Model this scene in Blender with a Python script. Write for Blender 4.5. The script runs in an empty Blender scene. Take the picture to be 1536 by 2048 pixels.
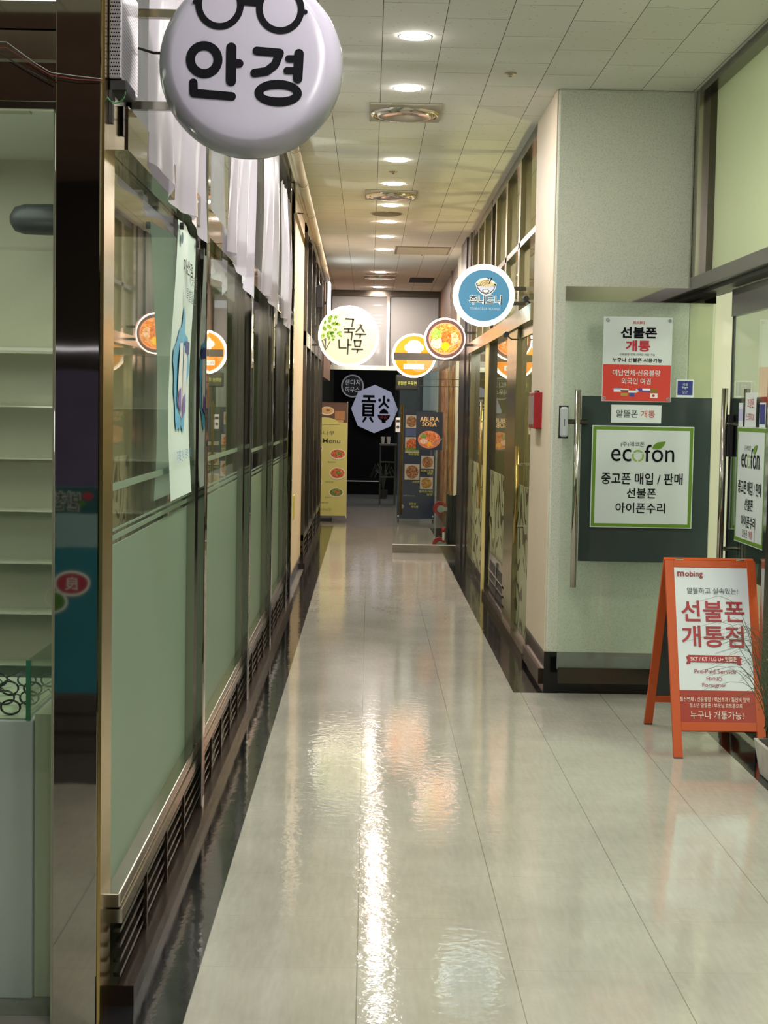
import bpy, bmesh, math, random
from mathutils import Vector, Matrix

random.seed(7)
S = bpy.context.scene
COL = S.collection
PI = math.pi

# ---------------------------------------------------------------- camera
cam_d = bpy.data.cameras.new('camera')
cam = bpy.data.objects.new('camera', cam_d)
COL.objects.link(cam)
cam_d.sensor_fit = 'VERTICAL'
cam_d.sensor_height = 36.0
cam_d.lens = 3118.0 / 2048.0 * 36.0
cam_d.clip_start = 0.05
cam_d.clip_end = 100
YAW, PITCH, ROLL, EYE = 0.01064, -0.06641, 0.01793, 1.6
f = Vector((math.sin(YAW) * math.cos(PITCH), math.cos(YAW) * math.cos(PITCH), math.sin(PITCH)))
r = Vector((math.cos(YAW), -math.sin(YAW), 0))
u = r.cross(f)
r2 = r * math.cos(ROLL) + u * math.sin(ROLL)
u2 = -r * math.sin(ROLL) + u * math.cos(ROLL)
m = Matrix.Identity(4)
for i in range(3):
    m[i][0], m[i][1], m[i][2] = r2[i], u2[i], -f[i]
m[2][3] = EYE
cam.matrix_world = m
S.camera = cam

# ---------------------------------------------------------------- look, world
S.view_settings.view_transform = 'Standard'
S.view_settings.look = 'None'
S.view_settings.gamma = 1.0
S.view_settings.use_curve_mapping = False
S.view_settings.exposure = 0.0
S.cycles.use_denoising = True
S.cycles.max_bounces = 10
S.cycles.diffuse_bounces = 4
S.cycles.glossy_bounces = 5
S.cycles.transparent_max_bounces = 24
S.cycles.sample_clamp_indirect = 3.0
S.cycles.sample_clamp_direct = 30.0
S.cycles.blur_glossy = 0.3
S.cycles.caustics_reflective = False
S.cycles.caustics_refractive = False
W = bpy.data.worlds.new('world')
S.world = W
W.use_nodes = True
W.node_tree.nodes['Background'].inputs[0].default_value = (0.8, 0.85, 0.8, 1)
W.node_tree.nodes['Background'].inputs[1].default_value = 0.05


def area(name, loc, sx, sy, power, col, rot=(0, 0, 0)):
    d = bpy.data.lights.new(name, 'AREA')
    d.shape = 'RECTANGLE'
    d.size, d.size_y = sx, sy
    d.energy = power
    d.color = col
    o = bpy.data.objects.new(name, d)
    o.location = loc
    o.rotation_euler = rot
    COL.objects.link(o)
    return o


def lamp(name, loc, power, col, radius=0.12):
    d = bpy.data.lights.new(name, 'POINT')
    d.energy = power
    d.color = col
    d.shadow_soft_size = radius
    o = bpy.data.objects.new(name, d)
    o.location = loc
    COL.objects.link(o)
    return o


SPOT = 460.0
area('phone_shop_ceiling_light', (3.4, 5.0, 2.95), 2.2, 6.0, 70, (0.92, 1.0, 0.80))
area('eyewear_shop_ceiling_light', (-2.2, 5.4, 2.6), 1.6, 2.0, 26, (0.97, 1.0, 0.86))
area('eyewear_back_room_light', (-2.2, 10.0, 2.6), 1.6, 4.0, 40, (0.92, 1.0, 0.80))
area('far_hall_ceiling_light', (0.9, 26.5, 3.3), 2.0, 2.0, 50, (0.92, 0.95, 1.0))
area('entrance_added_fill', (0.3, -1.6, 3.3), 2.6, 3.0, 36, (0.97, 1.0, 0.90))  # added fill out of view, brightens the near end of the corridor
for _y in (10.8, 12.6, 15.0):
    lamp('restaurant_added_fill', (1.9, _y, 1.9), 48, (1.0, 0.92, 0.62))  # added fill, shines out through the panes onto the corridor ceiling
for _y in (8.0, 9.8, 11.6):
    lamp('back_room_added_fill', (-1.5, _y, 2.25), 34, (1.0, 0.97, 1.0))  # added fill behind the transoms, lifts the corridor ceiling and vinyl sheets
for _y in (4.2, 5.6, 7.0):
    lamp('phone_shop_added_fill', (3.4, _y, 2.6), 46, (0.95, 1.0, 0.84))  # added fill, backlights the pale green transom
lamp('eyewear_added_fill', (-1.7, 5.1, 1.5), 7, (1.0, 1.0, 0.88))  # added fill, evens out the light on the lower shelves


# ---------------------------------------------------------------- materials
def lin(c):
    if isinstance(c, str):
        c = c.lstrip('#')
        c = [int(c[i:i + 2], 16) / 255 for i in (0, 2, 4)]
    return tuple((x / 12.92 if x <= 0.04045 else ((x + 0.055) / 1.055) ** 2.4) for x in c)


MATS = {}


def mat(name, col, rough=0.5, metal=0.0, var=0.08, scale=5.0, emit=0.0, bump=0.0, bscale=40.0, spec=0.5, coat=0.0, stretch=None):
    """Principled material whose colour wanders a little with procedural noise."""
    if name in MATS:
        return MATS[name]
    c = lin(col)
    M = bpy.data.materials.new(name)
    M.use_nodes = True
    nt = M.node_tree
    b = nt.nodes['Principled BSDF']
    b.inputs['Roughness'].default_value = rough
    b.inputs['Metallic'].default_value = metal
    b.inputs['Specular IOR Level'].default_value = spec
    b.inputs['Coat Weight'].default_value = coat
    b.inputs['Coat Roughness'].default_value = 0.05
    tc = nt.nodes.new('ShaderNodeTexCoord')
    mp = nt.nodes.new('ShaderNodeMapping')
    if stretch:
        mp.inputs['Scale'].default_value = stretch
    nt.links.new(tc.outputs['Object'], mp.inputs['Vector'])
    n = nt.nodes.new('ShaderNodeTexNoise')
    n.inputs['Scale'].default_value = scale
    n.inputs['Detail'].default_value = 4
    nt.links.new(mp.outputs['Vector'], n.inputs['Vector'])
    mr = nt.nodes.new('ShaderNodeMapRange')
    mr.inputs['To Min'].default_value = 1 - var
    mr.inputs['To Max'].default_value = 1 + var
    nt.links.new(n.outputs['Fac'], mr.inputs['Value'])
    mx = nt.nodes.new('ShaderNodeVectorMath')
    mx.operation = 'SCALE'
    mx.inputs[0].default_value = c
    nt.links.new(mr.outputs['Result'], mx.inputs['Scale'])
    nt.links.new(mx.outputs[0], b.inputs['Base Color'])
    if emit:
        nt.links.new(mx.outputs[0], b.inputs['Emission Color'])
        b.inputs['Emission Strength'].default_value = emit
    if bump:
        n2 = nt.nodes.new('ShaderNodeTexNoise')
        n2.inputs['Scale'].default_value = bscale
        n2.inputs['Detail'].default_value = 3
        nt.links.new(mp.outputs['Vector'], n2.inputs['Vector'])
        bp = nt.nodes.new('ShaderNodeBump')
        bp.inputs['Strength'].default_value = 1.0
        bp.inputs['Distance'].default_value = bump
        nt.links.new(n2.outputs['Fac'], bp.inputs['Height'])
        nt.links.new(bp.outputs['Normal'], b.inputs['Normal'])
    MATS[name] = M
    return M


def glass(name, tint=(0.93, 0.97, 0.93), f0=0.045, veil=0.0, veil_col=(0.5, 0.5, 0.5), rough=0.0):
    """Thin architectural pane: sees through, reflects more at a grazing angle."""
    M = bpy.data.materials.new(name)
    M.use_nodes = True
    nt = M.node_tree
    nt.nodes.clear()
    N = nt.nodes.new
    out = N('ShaderNodeOutputMaterial')
    geo = N('ShaderNodeNewGeometry')
    dot = N('ShaderNodeVectorMath'); dot.operation = 'DOT_PRODUCT'
    nt.links.new(geo.outputs['Normal'], dot.inputs[0])
    nt.links.new(geo.outputs['Incoming'], dot.inputs[1])
    ab = N('ShaderNodeMath'); ab.operation = 'ABSOLUTE'
    nt.links.new(dot.outputs['Value'], ab.inputs[0])
    om = N('ShaderNodeMath'); om.operation = 'SUBTRACT'; om.inputs[0].default_value = 1.0
    nt.links.new(ab.outputs[0], om.inputs[1])
    p5 = N('ShaderNodeMath'); p5.operation = 'POWER'; p5.inputs[1].default_value = 5.0
    nt.links.new(om.outputs[0], p5.inputs[0])
    ma = N('ShaderNodeMath'); ma.operation = 'MULTIPLY_ADD'
    ma.inputs[1].default_value = 1 - f0; ma.inputs[2].default_value = f0
    nt.links.new(p5.outputs[0], ma.inputs[0])
    tr = N('ShaderNodeBsdfTransparent'); tr.inputs[0].default_value = (*tint, 1)
    gl = N('ShaderNodeBsdfGlossy'); gl.inputs['Roughness'].default_value = rough
    base = tr
    if veil:
        df = N('ShaderNodeBsdfDiffuse'); df.inputs[0].default_value = (*veil_col, 1)
        mv = N('ShaderNodeMixShader'); mv.inputs[0].default_value = veil
        nt.links.new(tr.outputs[0], mv.inputs[1]); nt.links.new(df.outputs[0], mv.inputs[2])
        base = mv
    mx = N('ShaderNodeMixShader')
    nt.links.new(ma.outputs[0], mx.inputs[0])
    nt.links.new(base.outputs[0], mx.inputs[1])
    nt.links.new(gl.outputs[0], mx.inputs[2])
    nt.links.new(mx.outputs[0], out.inputs['Surface'])
    return M


def node_mat(name):
    M = bpy.data.materials.new(name)
    M.use_nodes = True
    return M, M.node_tree, M.node_tree.nodes['Principled BSDF']


def floor_material():
    M, nt, b = node_mat('polished_vinyl_tile')
    N = nt.nodes.new; Lk = nt.links.new
    tc = N('ShaderNodeTexCoord')
    sep = N('ShaderNodeSeparateXYZ'); Lk(tc.outputs['Object'], sep.inputs[0])

    def seam(sock, off, per, wid):
        a = N('ShaderNodeMath'); a.operation = 'SUBTRACT'; Lk(sock, a.inputs[0]); a.inputs[1].default_value = off
        d = N('ShaderNodeMath'); d.operation = 'PINGPONG'; Lk(a.outputs[0], d.inputs[0]); d.inputs[1].default_value = per / 2
        c = N('ShaderNodeMath'); c.operation = 'LESS_THAN'; Lk(d.outputs[0], c.inputs[0]); c.inputs[1].default_value = wid
        return c.outputs[0]
    sx = seam(sep.outputs['X'], -0.456 + 0.4485 * 1, 0.4485, 0.0016)
    sy = seam(sep.outputs['Y'], 4.365, 0.45, 0.0012)
    mxs = N('ShaderNodeMath'); mxs.operation = 'MAXIMUM'; Lk(sx, mxs.inputs[0])
    s2 = N('ShaderNodeMath'); s2.operation = 'MULTIPLY'; Lk(sy, s2.inputs[0]); s2.inputs[1].default_value = 0.35
    Lk(s2.outputs[0], mxs.inputs[1])
    n = N('ShaderNodeTexNoise'); n.inputs['Scale'].default_value = 2.2; n.inputs['Detail'].default_value = 6
    Lk(tc.outputs['Object'], n.inputs['Vector'])
    mp = N('ShaderNodeMapping'); mp.inputs['Scale'].default_value = (60, 8, 1); Lk(tc.outputs['Object'], mp.inputs[0])
    n3 = N('ShaderNodeTexNoise'); n3.inputs['Scale'].default_value = 1.0; n3.inputs['Detail'].default_value = 4
    Lk(mp.outputs[0], n3.inputs['Vector'])
    add = N('ShaderNodeMath'); add.operation = 'MULTIPLY_ADD'; Lk(n3.outputs['Fac'], add.inputs[0]); add.inputs[1].default_value = 0.5
    Lk(n.outputs['Fac'], add.inputs[2])
    cr = N('ShaderNodeValToRGB')
    cr.color_ramp.elements[0].position = 0.4; cr.color_ramp.elements[0].color = (*lin('#969488'), 1)
    cr.color_ramp.elements[1].position = 1.1; cr.color_ramp.elements[1].color = (*lin('#aeaca0'), 1)
    Lk(add.outputs[0], cr.inputs[0])
    mix = N('ShaderNodeMix'); mix.data_type = 'RGBA'
    Lk(mxs.outputs[0], mix.inputs['Factor']); Lk(cr.outputs[0], mix.inputs['A'])
    mix.inputs['B'].default_value = (*lin('#7c7a6e'), 1)
    Lk(mix.outputs['Result'], b.inputs['Base Color'])
    b.inputs['Roughness'].default_value = 0.05
    b.inputs['Specular IOR Level'].default_value = 0.5
    # wavy wax coat
    w1 = N('ShaderNodeTexNoise'); w1.inputs['Scale'].default_value = 9.0; w1.inputs['Detail'].default_value = 5
    w1.inputs['Roughness'].default_value = 0.5
    Lk(tc.outputs['Object'], w1.inputs['Vector'])
    bp = N('ShaderNodeBump'); bp.inputs['Distance'].default_value = 0.0006
    Lk(w1.outputs['Fac'], bp.inputs['Height'])
    mw = N('ShaderNodeMapping'); mw.inputs['Scale'].default_value = (28, 28, 1); Lk(tc.outputs['Object'], mw.inputs[0])
    w2 = N('ShaderNodeTexNoise'); w2.inputs['Scale'].default_value = 1.0; w2.inputs['Detail'].default_value = 2
    Lk(mw.outputs[0], w2.inputs['Vector'])
    bp2 = N('ShaderNodeBump'); bp2.inputs['Distance'].default_value = 0.0007
    Lk(w2.outputs['Fac'], bp2.inputs['Height']); Lk(bp.outputs[0], bp2.inputs['Normal'])
    Lk(bp2.outputs[0], b.inputs['Normal'])
    return M


def black_tile_material():
    M, nt, b = node_mat('black_polished_tile')
    N = nt.nodes.new; Lk = nt.links.new
    tc = N('ShaderNodeTexCoord')
    n = N('ShaderNodeTexNoise'); n.inputs['Scale'].default_value = 9; n.inputs['Detail'].default_value = 8
    Lk(tc.outputs['Object'], n.inputs['Vector'])
    cr = N('ShaderNodeValToRGB')
    cr.color_ramp.elements[0].position = 0.35; cr.color_ramp.elements[0].color = (*lin('#0b0c0e'), 1)
    cr.color_ramp.elements[1].position = 0.75; cr.color_ramp.elements[1].color = (*lin('#1c1e20'), 1)
    Lk(n.outputs['Fac'], cr.inputs[0]); Lk(cr.outputs[0], b.inputs['Base Color'])
    b.inputs['Roughness'].default_value = 0.09
    w1 = N('ShaderNodeTexNoise'); w1.inputs['Scale'].default_value = 9.0; w1.inputs['Detail'].default_value = 4
    Lk(tc.outputs['Object'], w1.inputs['Vector'])
    bp = N('ShaderNodeBump'); bp.inputs['Distance'].default_value = 0.0014
    Lk(w1.outputs['Fac'], bp.inputs['Height']); Lk(bp.outputs[0], b.inputs['Normal'])
    return M


def ceiling_material():
    M, nt, b = node_mat('mineral_fibre_ceiling_tile')
    N = nt.nodes.new; Lk = nt.links.new
    tc = N('ShaderNodeTexCoord')
    sep = N('ShaderNodeSeparateXYZ'); Lk(tc.outputs['Object'], sep.inputs[0])
    com = N('ShaderNodeCombineXYZ')
    ay = N('ShaderNodeMath'); ay.operation = 'ADD'; ay.inputs[1].default_value = 0.26
    Lk(sep.outputs['Y'], ay.inputs[0])
    ax = N('ShaderNodeMath'); ax.operation = 'ADD'; ax.inputs[1].default_value = -0.033
    Lk(sep.outputs['X'], ax.inputs[0])
    Lk(ay.outputs[0], com.inputs['X']); Lk(ax.outputs[0], com.inputs['Y'])
    br = N('ShaderNodeTexBrick')
    br.offset = 0.45
    br.inputs['Scale'].default_value = 1.0
    br.inputs['Brick Width'].default_value = 0.58
    br.inputs['Row Height'].default_value = 0.29
    br.inputs['Mortar Size'].default_value = 0.0017
    br.inputs['Mortar Smooth'].default_value = 0.0
    br.inputs['Color1'].default_value = (*lin('#eae9e0'), 1)
    br.inputs['Color2'].default_value = (*lin('#e2e1d8'), 1)
    br.inputs['Mortar'].default_value = (*lin('#4c483e'), 1)
    Lk(com.outputs[0], br.inputs['Vector'])
    v = N('ShaderNodeTexVoronoi'); v.inputs['Scale'].default_value = 26
    v.inputs['Randomness'].default_value = 1.0
    Lk(tc.outputs['Object'], v.inputs['Vector'])
    lt = N('ShaderNodeMath'); lt.operation = 'LESS_THAN'; lt.inputs[1].default_value = 0.16
    Lk(v.outputs['Distance'], lt.inputs[0])
    nz = N('ShaderNodeTexNoise'); nz.inputs['Scale'].default_value = 14; nz.inputs['Detail'].default_value = 2
    Lk(tc.outputs['Object'], nz.inputs['Vector'])
    g = N('ShaderNodeMath'); g.operation = 'GREATER_THAN'; g.inputs[1].default_value = 0.52
    Lk(nz.outputs['Fac'], g.inputs[0])
    mu = N('ShaderNodeMath'); mu.operation = 'MULTIPLY'; Lk(lt.outputs[0], mu.inputs[0]); Lk(g.outputs[0], mu.inputs[1])
    m2 = N('ShaderNodeMath'); m2.operation = 'MULTIPLY'; Lk(mu.outputs[0], m2.inputs[0]); m2.inputs[1].default_value = 0.35
    mix = N('ShaderNodeMix'); mix.data_type = 'RGBA'
    Lk(m2.outputs[0], mix.inputs['Factor']); Lk(br.outputs['Color'], mix.inputs['A'])
    mix.inputs['B'].default_value = (*lin('#7a7564'), 1)
    Lk(mix.outputs['Result'], b.inputs['Base Color'])
    b.inputs['Roughness'].default_value = 0.9
    return M


def speckled_wall_material():
    M, nt, b = node_mat('speckled_textured_wallpaper')
    N = nt.nodes.new; Lk = nt.links.new
    tc = N('ShaderNodeTexCoord')
    n = N('ShaderNodeTexNoise'); n.inputs['Scale'].default_value = 150; n.inputs['Detail'].default_value = 3
    Lk(tc.outputs['Object'], n.inputs['Vector'])
    cr = N('ShaderNodeValToRGB')
    cr.color_ramp.elements[0].position = 0.30; cr.color_ramp.elements[0].color = (*lin('#b0b4a4'), 1)
    cr.color_ramp.elements[1].position = 0.52; cr.color_ramp.elements[1].color = (*lin('#c8ccba'), 1)
    Lk(n.outputs['Fac'], cr.inputs[0])
    Lk(cr.outputs[0], b.inputs['Base Color'])
    b.inputs['Roughness'].default_value = 0.7
    bp = N('ShaderNodeBump'); bp.inputs['Distance'].default_value = 0.0015
    Lk(n.outputs['Fac'], bp.inputs['Height']); Lk(bp.outputs[0], b.inputs['Normal'])
    return M


def swirl_material():
    """Pale green window film printed with bold dark curling strokes."""
    M, nt, b = node_mat('green_film_with_dark_swirls')
    N = nt.nodes.new; Lk = nt.links.new
    tc = N('ShaderNodeTexCoord')
    mp = N('ShaderNodeMapping'); mp.inputs['Scale'].default_value = (1, 1.0, 1.0); Lk(tc.outputs['Object'], mp.inputs[0])
    nz = N('ShaderNodeTexNoise'); nz.inputs['Scale'].default_value = 2.0; nz.inputs['Detail'].default_value = 0.5
    Lk(mp.outputs[0], nz.inputs['Vector'])
    mu = N('ShaderNodeMath'); mu.operation = 'MULTIPLY'; mu.inputs[1].default_value = 7.0; Lk(nz.outputs['Fac'], mu.inputs[0])
    pp = N('ShaderNodeMath'); pp.operation = 'PINGPONG'; pp.inputs[1].default_value = 0.5; Lk(mu.outputs[0], pp.inputs[0])
    lt = N('ShaderNodeMath'); lt.operation = 'LESS_THAN'; lt.inputs[1].default_value = 0.17; Lk(pp.outputs[0], lt.inputs[0])
    n2 = N('ShaderNodeTexNoise'); n2.inputs['Scale'].default_value = 3.2; n2.inputs['Detail'].default_value = 0
    Lk(mp.outputs[0], n2.inputs['Vector'])
    gt = N('ShaderNodeMath'); gt.operation = 'GREATER_THAN'; gt.inputs[1].default_value = 0.36; Lk(n2.outputs['Fac'], gt.inputs[0])
    m2 = N('ShaderNodeMath'); m2.operation = 'MULTIPLY'; Lk(lt.outputs[0], m2.inputs[0]); Lk(gt.outputs[0], m2.inputs[1])
    mix = N('ShaderNodeMix'); mix.data_type = 'RGBA'
    mix.inputs['A'].default_value = (*lin('#9fa783'), 1)
    mix.inputs['B'].default_value = (*lin('#37331f'), 1)
    Lk(m2.outputs[0], mix.inputs['Factor'])
    Lk(mix.outputs['Result'], b.inputs['Base Color'])
    b.inputs['Roughness'].default_value = 0.25
    return M


def food_material(name, c1, c2, c3, scale=40):
    M, nt, b = node_mat(name)
    N = nt.nodes.new; Lk = nt.links.new
    tc = N('ShaderNodeTexCoord')
    n = N('ShaderNodeTexNoise'); n.inputs['Scale'].default_value = scale; n.inputs['Detail'].default_value = 3
    n.inputs['Distortion'].default_value = 1.5
    Lk(tc.outputs['Object'], n.inputs['Vector'])
    cr = N('ShaderNodeValToRGB')
    cr.color_ramp.elements[0].position = 0.36; cr.color_ramp.elements[0].color = (*lin(c1), 1)
    cr.color_ramp.elements[1].position = 0.64; cr.color_ramp.elements[1].color = (*lin(c3), 1)
    e = cr.color_ramp.elements.new(0.5); e.color = (*lin(c2), 1)
    Lk(n.outputs['Fac'], cr.inputs[0]); Lk(cr.outputs[0], b.inputs['Base Color'])
    b.inputs['Roughness'].default_value = 0.4
    return M, nt, b, cr


def lit(M, strength):
    nt = M.node_tree
    b = nt.nodes['Principled BSDF']
    src = b.inputs['Base Color'].links[0].from_socket
    nt.links.new(src, b.inputs['Emission Color'])
    b.inputs['Emission Strength'].default_value = strength
    return M


STEEL = mat('polished_stainless_steel', '#b9b4aa', 0.13, 1.0, var=0.12, scale=3, stretch=(6, 6, 1))
MIRROR = mat('mirror_stainless_steel', '#a39e98', 0.03, 1.0, var=0.10, scale=5, bump=0.0006, bscale=2.0)
DARKSTEEL = mat('dark_brushed_steel', '#5d5850', 0.22, 1.0, var=0.15, scale=4)
BROWNSTEEL = mat('brown_tinted_steel', '#46392f', 0.25, 0.8, var=0.2, scale=3)
OLIVESTEEL = mat('olive_tinted_steel', '#9c9372', 0.2, 0.9, var=0.12, scale=3)
BRASS = mat('brass_tinted_steel', '#b39b62', 0.2, 1.0, var=0.1)
BLACK = mat('matte_black_plastic', '#141416', 0.45)
VOID = mat('painted_inner_shade', '#0b0a09', 0.8)  # near-black in place of the shade inside vents and the missing tile
GLOSSBLACK = mat('glossy_black_stone', '#0e0f0f', 0.08, var=0.3, scale=12)
CREAM = mat('cream_painted_wall', '#c9b79a', 0.6, var=0.05, scale=2)
CREAMW = mat('warm_white_wall', '#e4e1cb', 0.6, var=0.04, scale=2)
WHITE = mat('white_plastic', '#d9dad6', 0.4, var=0.03)
PAPER = mat('white_printed_paper', '#c6cfca', 0.45, var=0.02)
INK = mat('black_ink', '#08090f', 0.6, var=0.05, spec=0.1)
INKSOFT = mat('dark_grey_ink', '#2b3536', 0.5, var=0.05)
RED = mat('red_ink', '#a81f30', 0.5, var=0.05)
GREEN = mat('leaf_green_ink', '#557c12', 0.5, var=0.08)
GREY = mat('mid_grey_plastic', '#8b8d8f', 0.45)
SAGE = mat('sage_frosted_film', '#708470', 0.42, var=0.06, scale=1.2, spec=0.25)
GLASS = glass('clear_glass')
GLASSG = glass('green_edged_clear_glass', (0.93, 0.965, 0.925))
GLASSY = glass('smoky_transom_glass', (0.55, 0.57, 0.57), veil=0.5, veil_col=(0.62, 0.65, 0.66))
SPOTW = mat('warm_downlight_glow', '#ffe9da', 0.5, var=0.0, emit=SPOT * 1.9)
SPOTM = mat('downlight_glow', '#fff8f4', 0.5, var=0.0, emit=SPOT)


def translucent(name, col, amount=0.55, rough=0.25):
    M = mat(name, col, rough, var=0.03, scale=1)
    nt = M.node_tree
    b = nt.nodes['Principled BSDF']
    t = nt.nodes.new('ShaderNodeBsdfTranslucent')
    nt.links.new(b.inputs['Base Color'].links[0].from_socket, t.inputs[0])
    x = nt.nodes.new('ShaderNodeMixShader')
    x.inputs[0].default_value = amount
    nt.links.new(b.outputs[0], x.inputs[1]); nt.links.new(t.outputs[0], x.inputs[2])
    nt.links.new(x.outputs[0], nt.nodes['Material Output'].inputs['Surface'])
    return M


# ---------------------------------------------------------------- mesh builder
class B:
    def __init__(self):
        self.bm = bmesh.new()
        self.mi = 0

    def box(self, x0, x1, y0, y1, z0, z1):
        vs = [self.bm.verts.new(p) for p in ((x0, y0, z0), (x1, y0, z0), (x1, y1, z0), (x0, y1, z0),
                                             (x0, y0, z1), (x1, y0, z1), (x1, y1, z1), (x0, y1, z1))]
        for q in ((0, 3, 2, 1), (4, 5, 6, 7), (0, 1, 5, 4), (1, 2, 6, 5), (2, 3, 7, 6), (3, 0, 4, 7)):
            self.bm.faces.new([vs[i] for i in q]).material_index = self.mi
        return self

    def hexa(self, bot, top):
        vs = [self.bm.verts.new(p) for p in list(bot) + list(top)]
        for q in ((0, 3, 2, 1), (4, 5, 6, 7), (0, 1, 5, 4), (1, 2, 6, 5), (2, 3, 7, 6), (3, 0, 4, 7)):
            self.bm.faces.new([vs[i] for i in q]).material_index = self.mi
        return self

    def poly(self, pts, y=0.0, depth=0.0):
        """2D outline (x,z) facing -y; depth > 0 gives it thickness backwards."""
        a = [self.bm.verts.new((p[0], y, p[1])) for p in pts]
        self.bm.faces.new(a).material_index = self.mi
        if depth:
            b_ = [self.bm.verts.new((p[0], y + depth, p[1])) for p in pts]
            self.bm.faces.new(b_[::-1]).material_index = self.mi
            n = len(pts)
            for i in range(n):
                self.bm.faces.new((a[i], b_[i], b_[(i + 1) % n], a[(i + 1) % n])).material_index = self.mi
        return self

    def disc(self, cx, cz, rx, y=0.0, rz=None, depth=0.0, seg=40, a0=0.0, a1=2 * PI):
        rz = rz or rx
        full = abs(a1 - a0 - 2 * PI) < 1e-6
        n = seg if full else seg + 1
        pts = [(cx + rx * math.cos(a0 + (a1 - a0) * i / seg), cz + rz * math.sin(a0 + (a1 - a0) * i / seg)) for i in range(n)]
        return self.poly(pts, y, depth)

    def ring(self, cx, cz, r0, r1, y=0.0, depth=0.0, seg=40, a0=0.0, a1=2 * PI):
        n = seg
        for i in range(n):
            t0, t1 = a0 + (a1 - a0) * i / n, a0 + (a1 - a0) * (i + 1) / n
            pts = [(cx + r0 * math.cos(t0), cz + r0 * math.sin(t0)), (cx + r1 * math.cos(t0), cz + r1 * math.sin(t0)),
                   (cx + r1 * math.cos(t1), cz + r1 * math.sin(t1)), (cx + r0 * math.cos(t1), cz + r0 * math.sin(t1))]
            self.poly(pts, y, depth)
        return self

    def lathe(self, prof, c=(0, 0, 0), axis='z', seg=32, cap=True):
        rings = []
        for (rr, h) in prof:
            ring = []
            for i in range(seg):
                a = 2 * PI * i / seg
                p = (rr * math.cos(a), rr * math.sin(a), h)
                if axis == 'y':
                    p = (p[0], h, p[1])
                elif axis == 'x':
                    p = (h, p[0], p[1])
                ring.append(self.bm.verts.new((p[0] + c[0], p[1] + c[1], p[2] + c[2])))
            rings.append(ring)
        for a, b_ in zip(rings, rings[1:]):
            for i in range(seg):
                self.bm.faces.new((a[i], a[(i + 1) % seg], b_[(i + 1) % seg], b_[i])).material_index = self.mi
        if cap:
            self.bm.faces.new(rings[0][::-1]).material_index = self.mi
            self.bm.faces.new(rings[-1]).material_index = self.mi
        return self

    def tube(self, pts, rad, seg=8, taper=None):
        pts = [Vector(p) for p in pts]
        rings = []
        for i, p in enumerate(pts):
            d = (pts[min(i + 1, len(pts) - 1)] - pts[max(i - 1, 0)]).normalized()
            a = d.cross(Vector((0, 0, 1)) if abs(d.z) < 0.9 else Vector((1, 0, 0))).normalized()
            b_ = d.cross(a)
            rr = rad if taper is None else rad + (taper - rad) * i / (len(pts) - 1)
            rings.append([self.bm.verts.new(p + a * rr * math.cos(2 * PI * k / seg) + b_ * rr * math.sin(2 * PI * k / seg)) for k in range(seg)])
        for a, b_ in zip(rings, rings[1:]):
            for k in range(seg):
                self.bm.faces.new((a[k], a[(k + 1) % seg], b_[(k + 1) % seg], b_[k])).material_index = self.mi
        self.bm.faces.new(rings[0][::-1])
        self.bm.faces.new(rings[-1])
        return self

    def grid(self, fn, nu, nv):
        v = [[self.bm.verts.new(fn(i / nu, j / nv)) for j in range(nv + 1)] for i in range(nu + 1)]
        for i in range(nu):
            for j in range(nv):
                self.bm.faces.new((v[i][j], v[i + 1][j], v[i + 1][j + 1], v[i][j + 1])).material_index = self.mi
        return self

    def obj(self, name, material, parent=None, local=False, bevel=0.0, smooth=False, mats=None):
        bmesh.ops.recalc_face_normals(self.bm, faces=self.bm.faces) if bevel else None
        if bevel:
            bmesh.ops.bevel(self.bm, geom=[e for e in self.bm.edges if len(e.link_faces) == 2 and e.calc_face_angle(0) > 0.6],
                            offset=bevel, segments=2, affect='EDGES', profile=0.5)
        me = bpy.data.meshes.new(name)
        self.bm.to_mesh(me)
        self.bm.free()
        o = bpy.data.objects.new(name, me)
        COL.objects.link(o)
        for mm in (mats or [material]):
            me.materials.append(mm)
        if smooth:
            me.polygons.foreach_set('use_smooth', [True] * len(me.polygons))
        if parent is not None:
            if not local:
                off = Vector((0, 0, 0)); q = parent
                while q is not None:
                    off += q.location; q = q.parent
                me.transform(Matrix.Translation(-off))
            o.parent = parent
        elif not local:
            xs = [v.co for v in me.vertices]
            c = Vector(((min(p.x for p in xs) + max(p.x for p in xs)) / 2, (min(p.y for p in xs) + max(p.y for p in xs)) / 2, min(p.z for p in xs)))
            if not name.startswith(('floor', 'ceiling', 'trim')):
                me.transform(Matrix.Translation(-c)); o.location = c
        return o


def tag(o, label, cat, group=None, kind=None):
    o['label'] = label
    o['category'] = cat
    if group:
        o['group'] = group
    if kind:
        o['kind'] = kind
    return o


def thing(name, label, cat, loc=(0, 0, 0), rz=0.0, group=None, kind=None):
    o = bpy.data.objects.new(name, None)
    o.empty_display_size = 0.1
    COL.objects.link(o)
    o.location = loc
    o.rotation_euler = (0, 0, rz)
    return tag(o, label, cat, group, kind)


def struct(o, label, cat):
    return tag(o, label, cat, kind='structure')


def copy_tree(o, parent=None):
    c = o.copy()
    COL.objects.link(c)
    if parent is not None:
        c.parent = parent
    for ch in list(o.children):
        copy_tree(ch, c)
    return c


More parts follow.
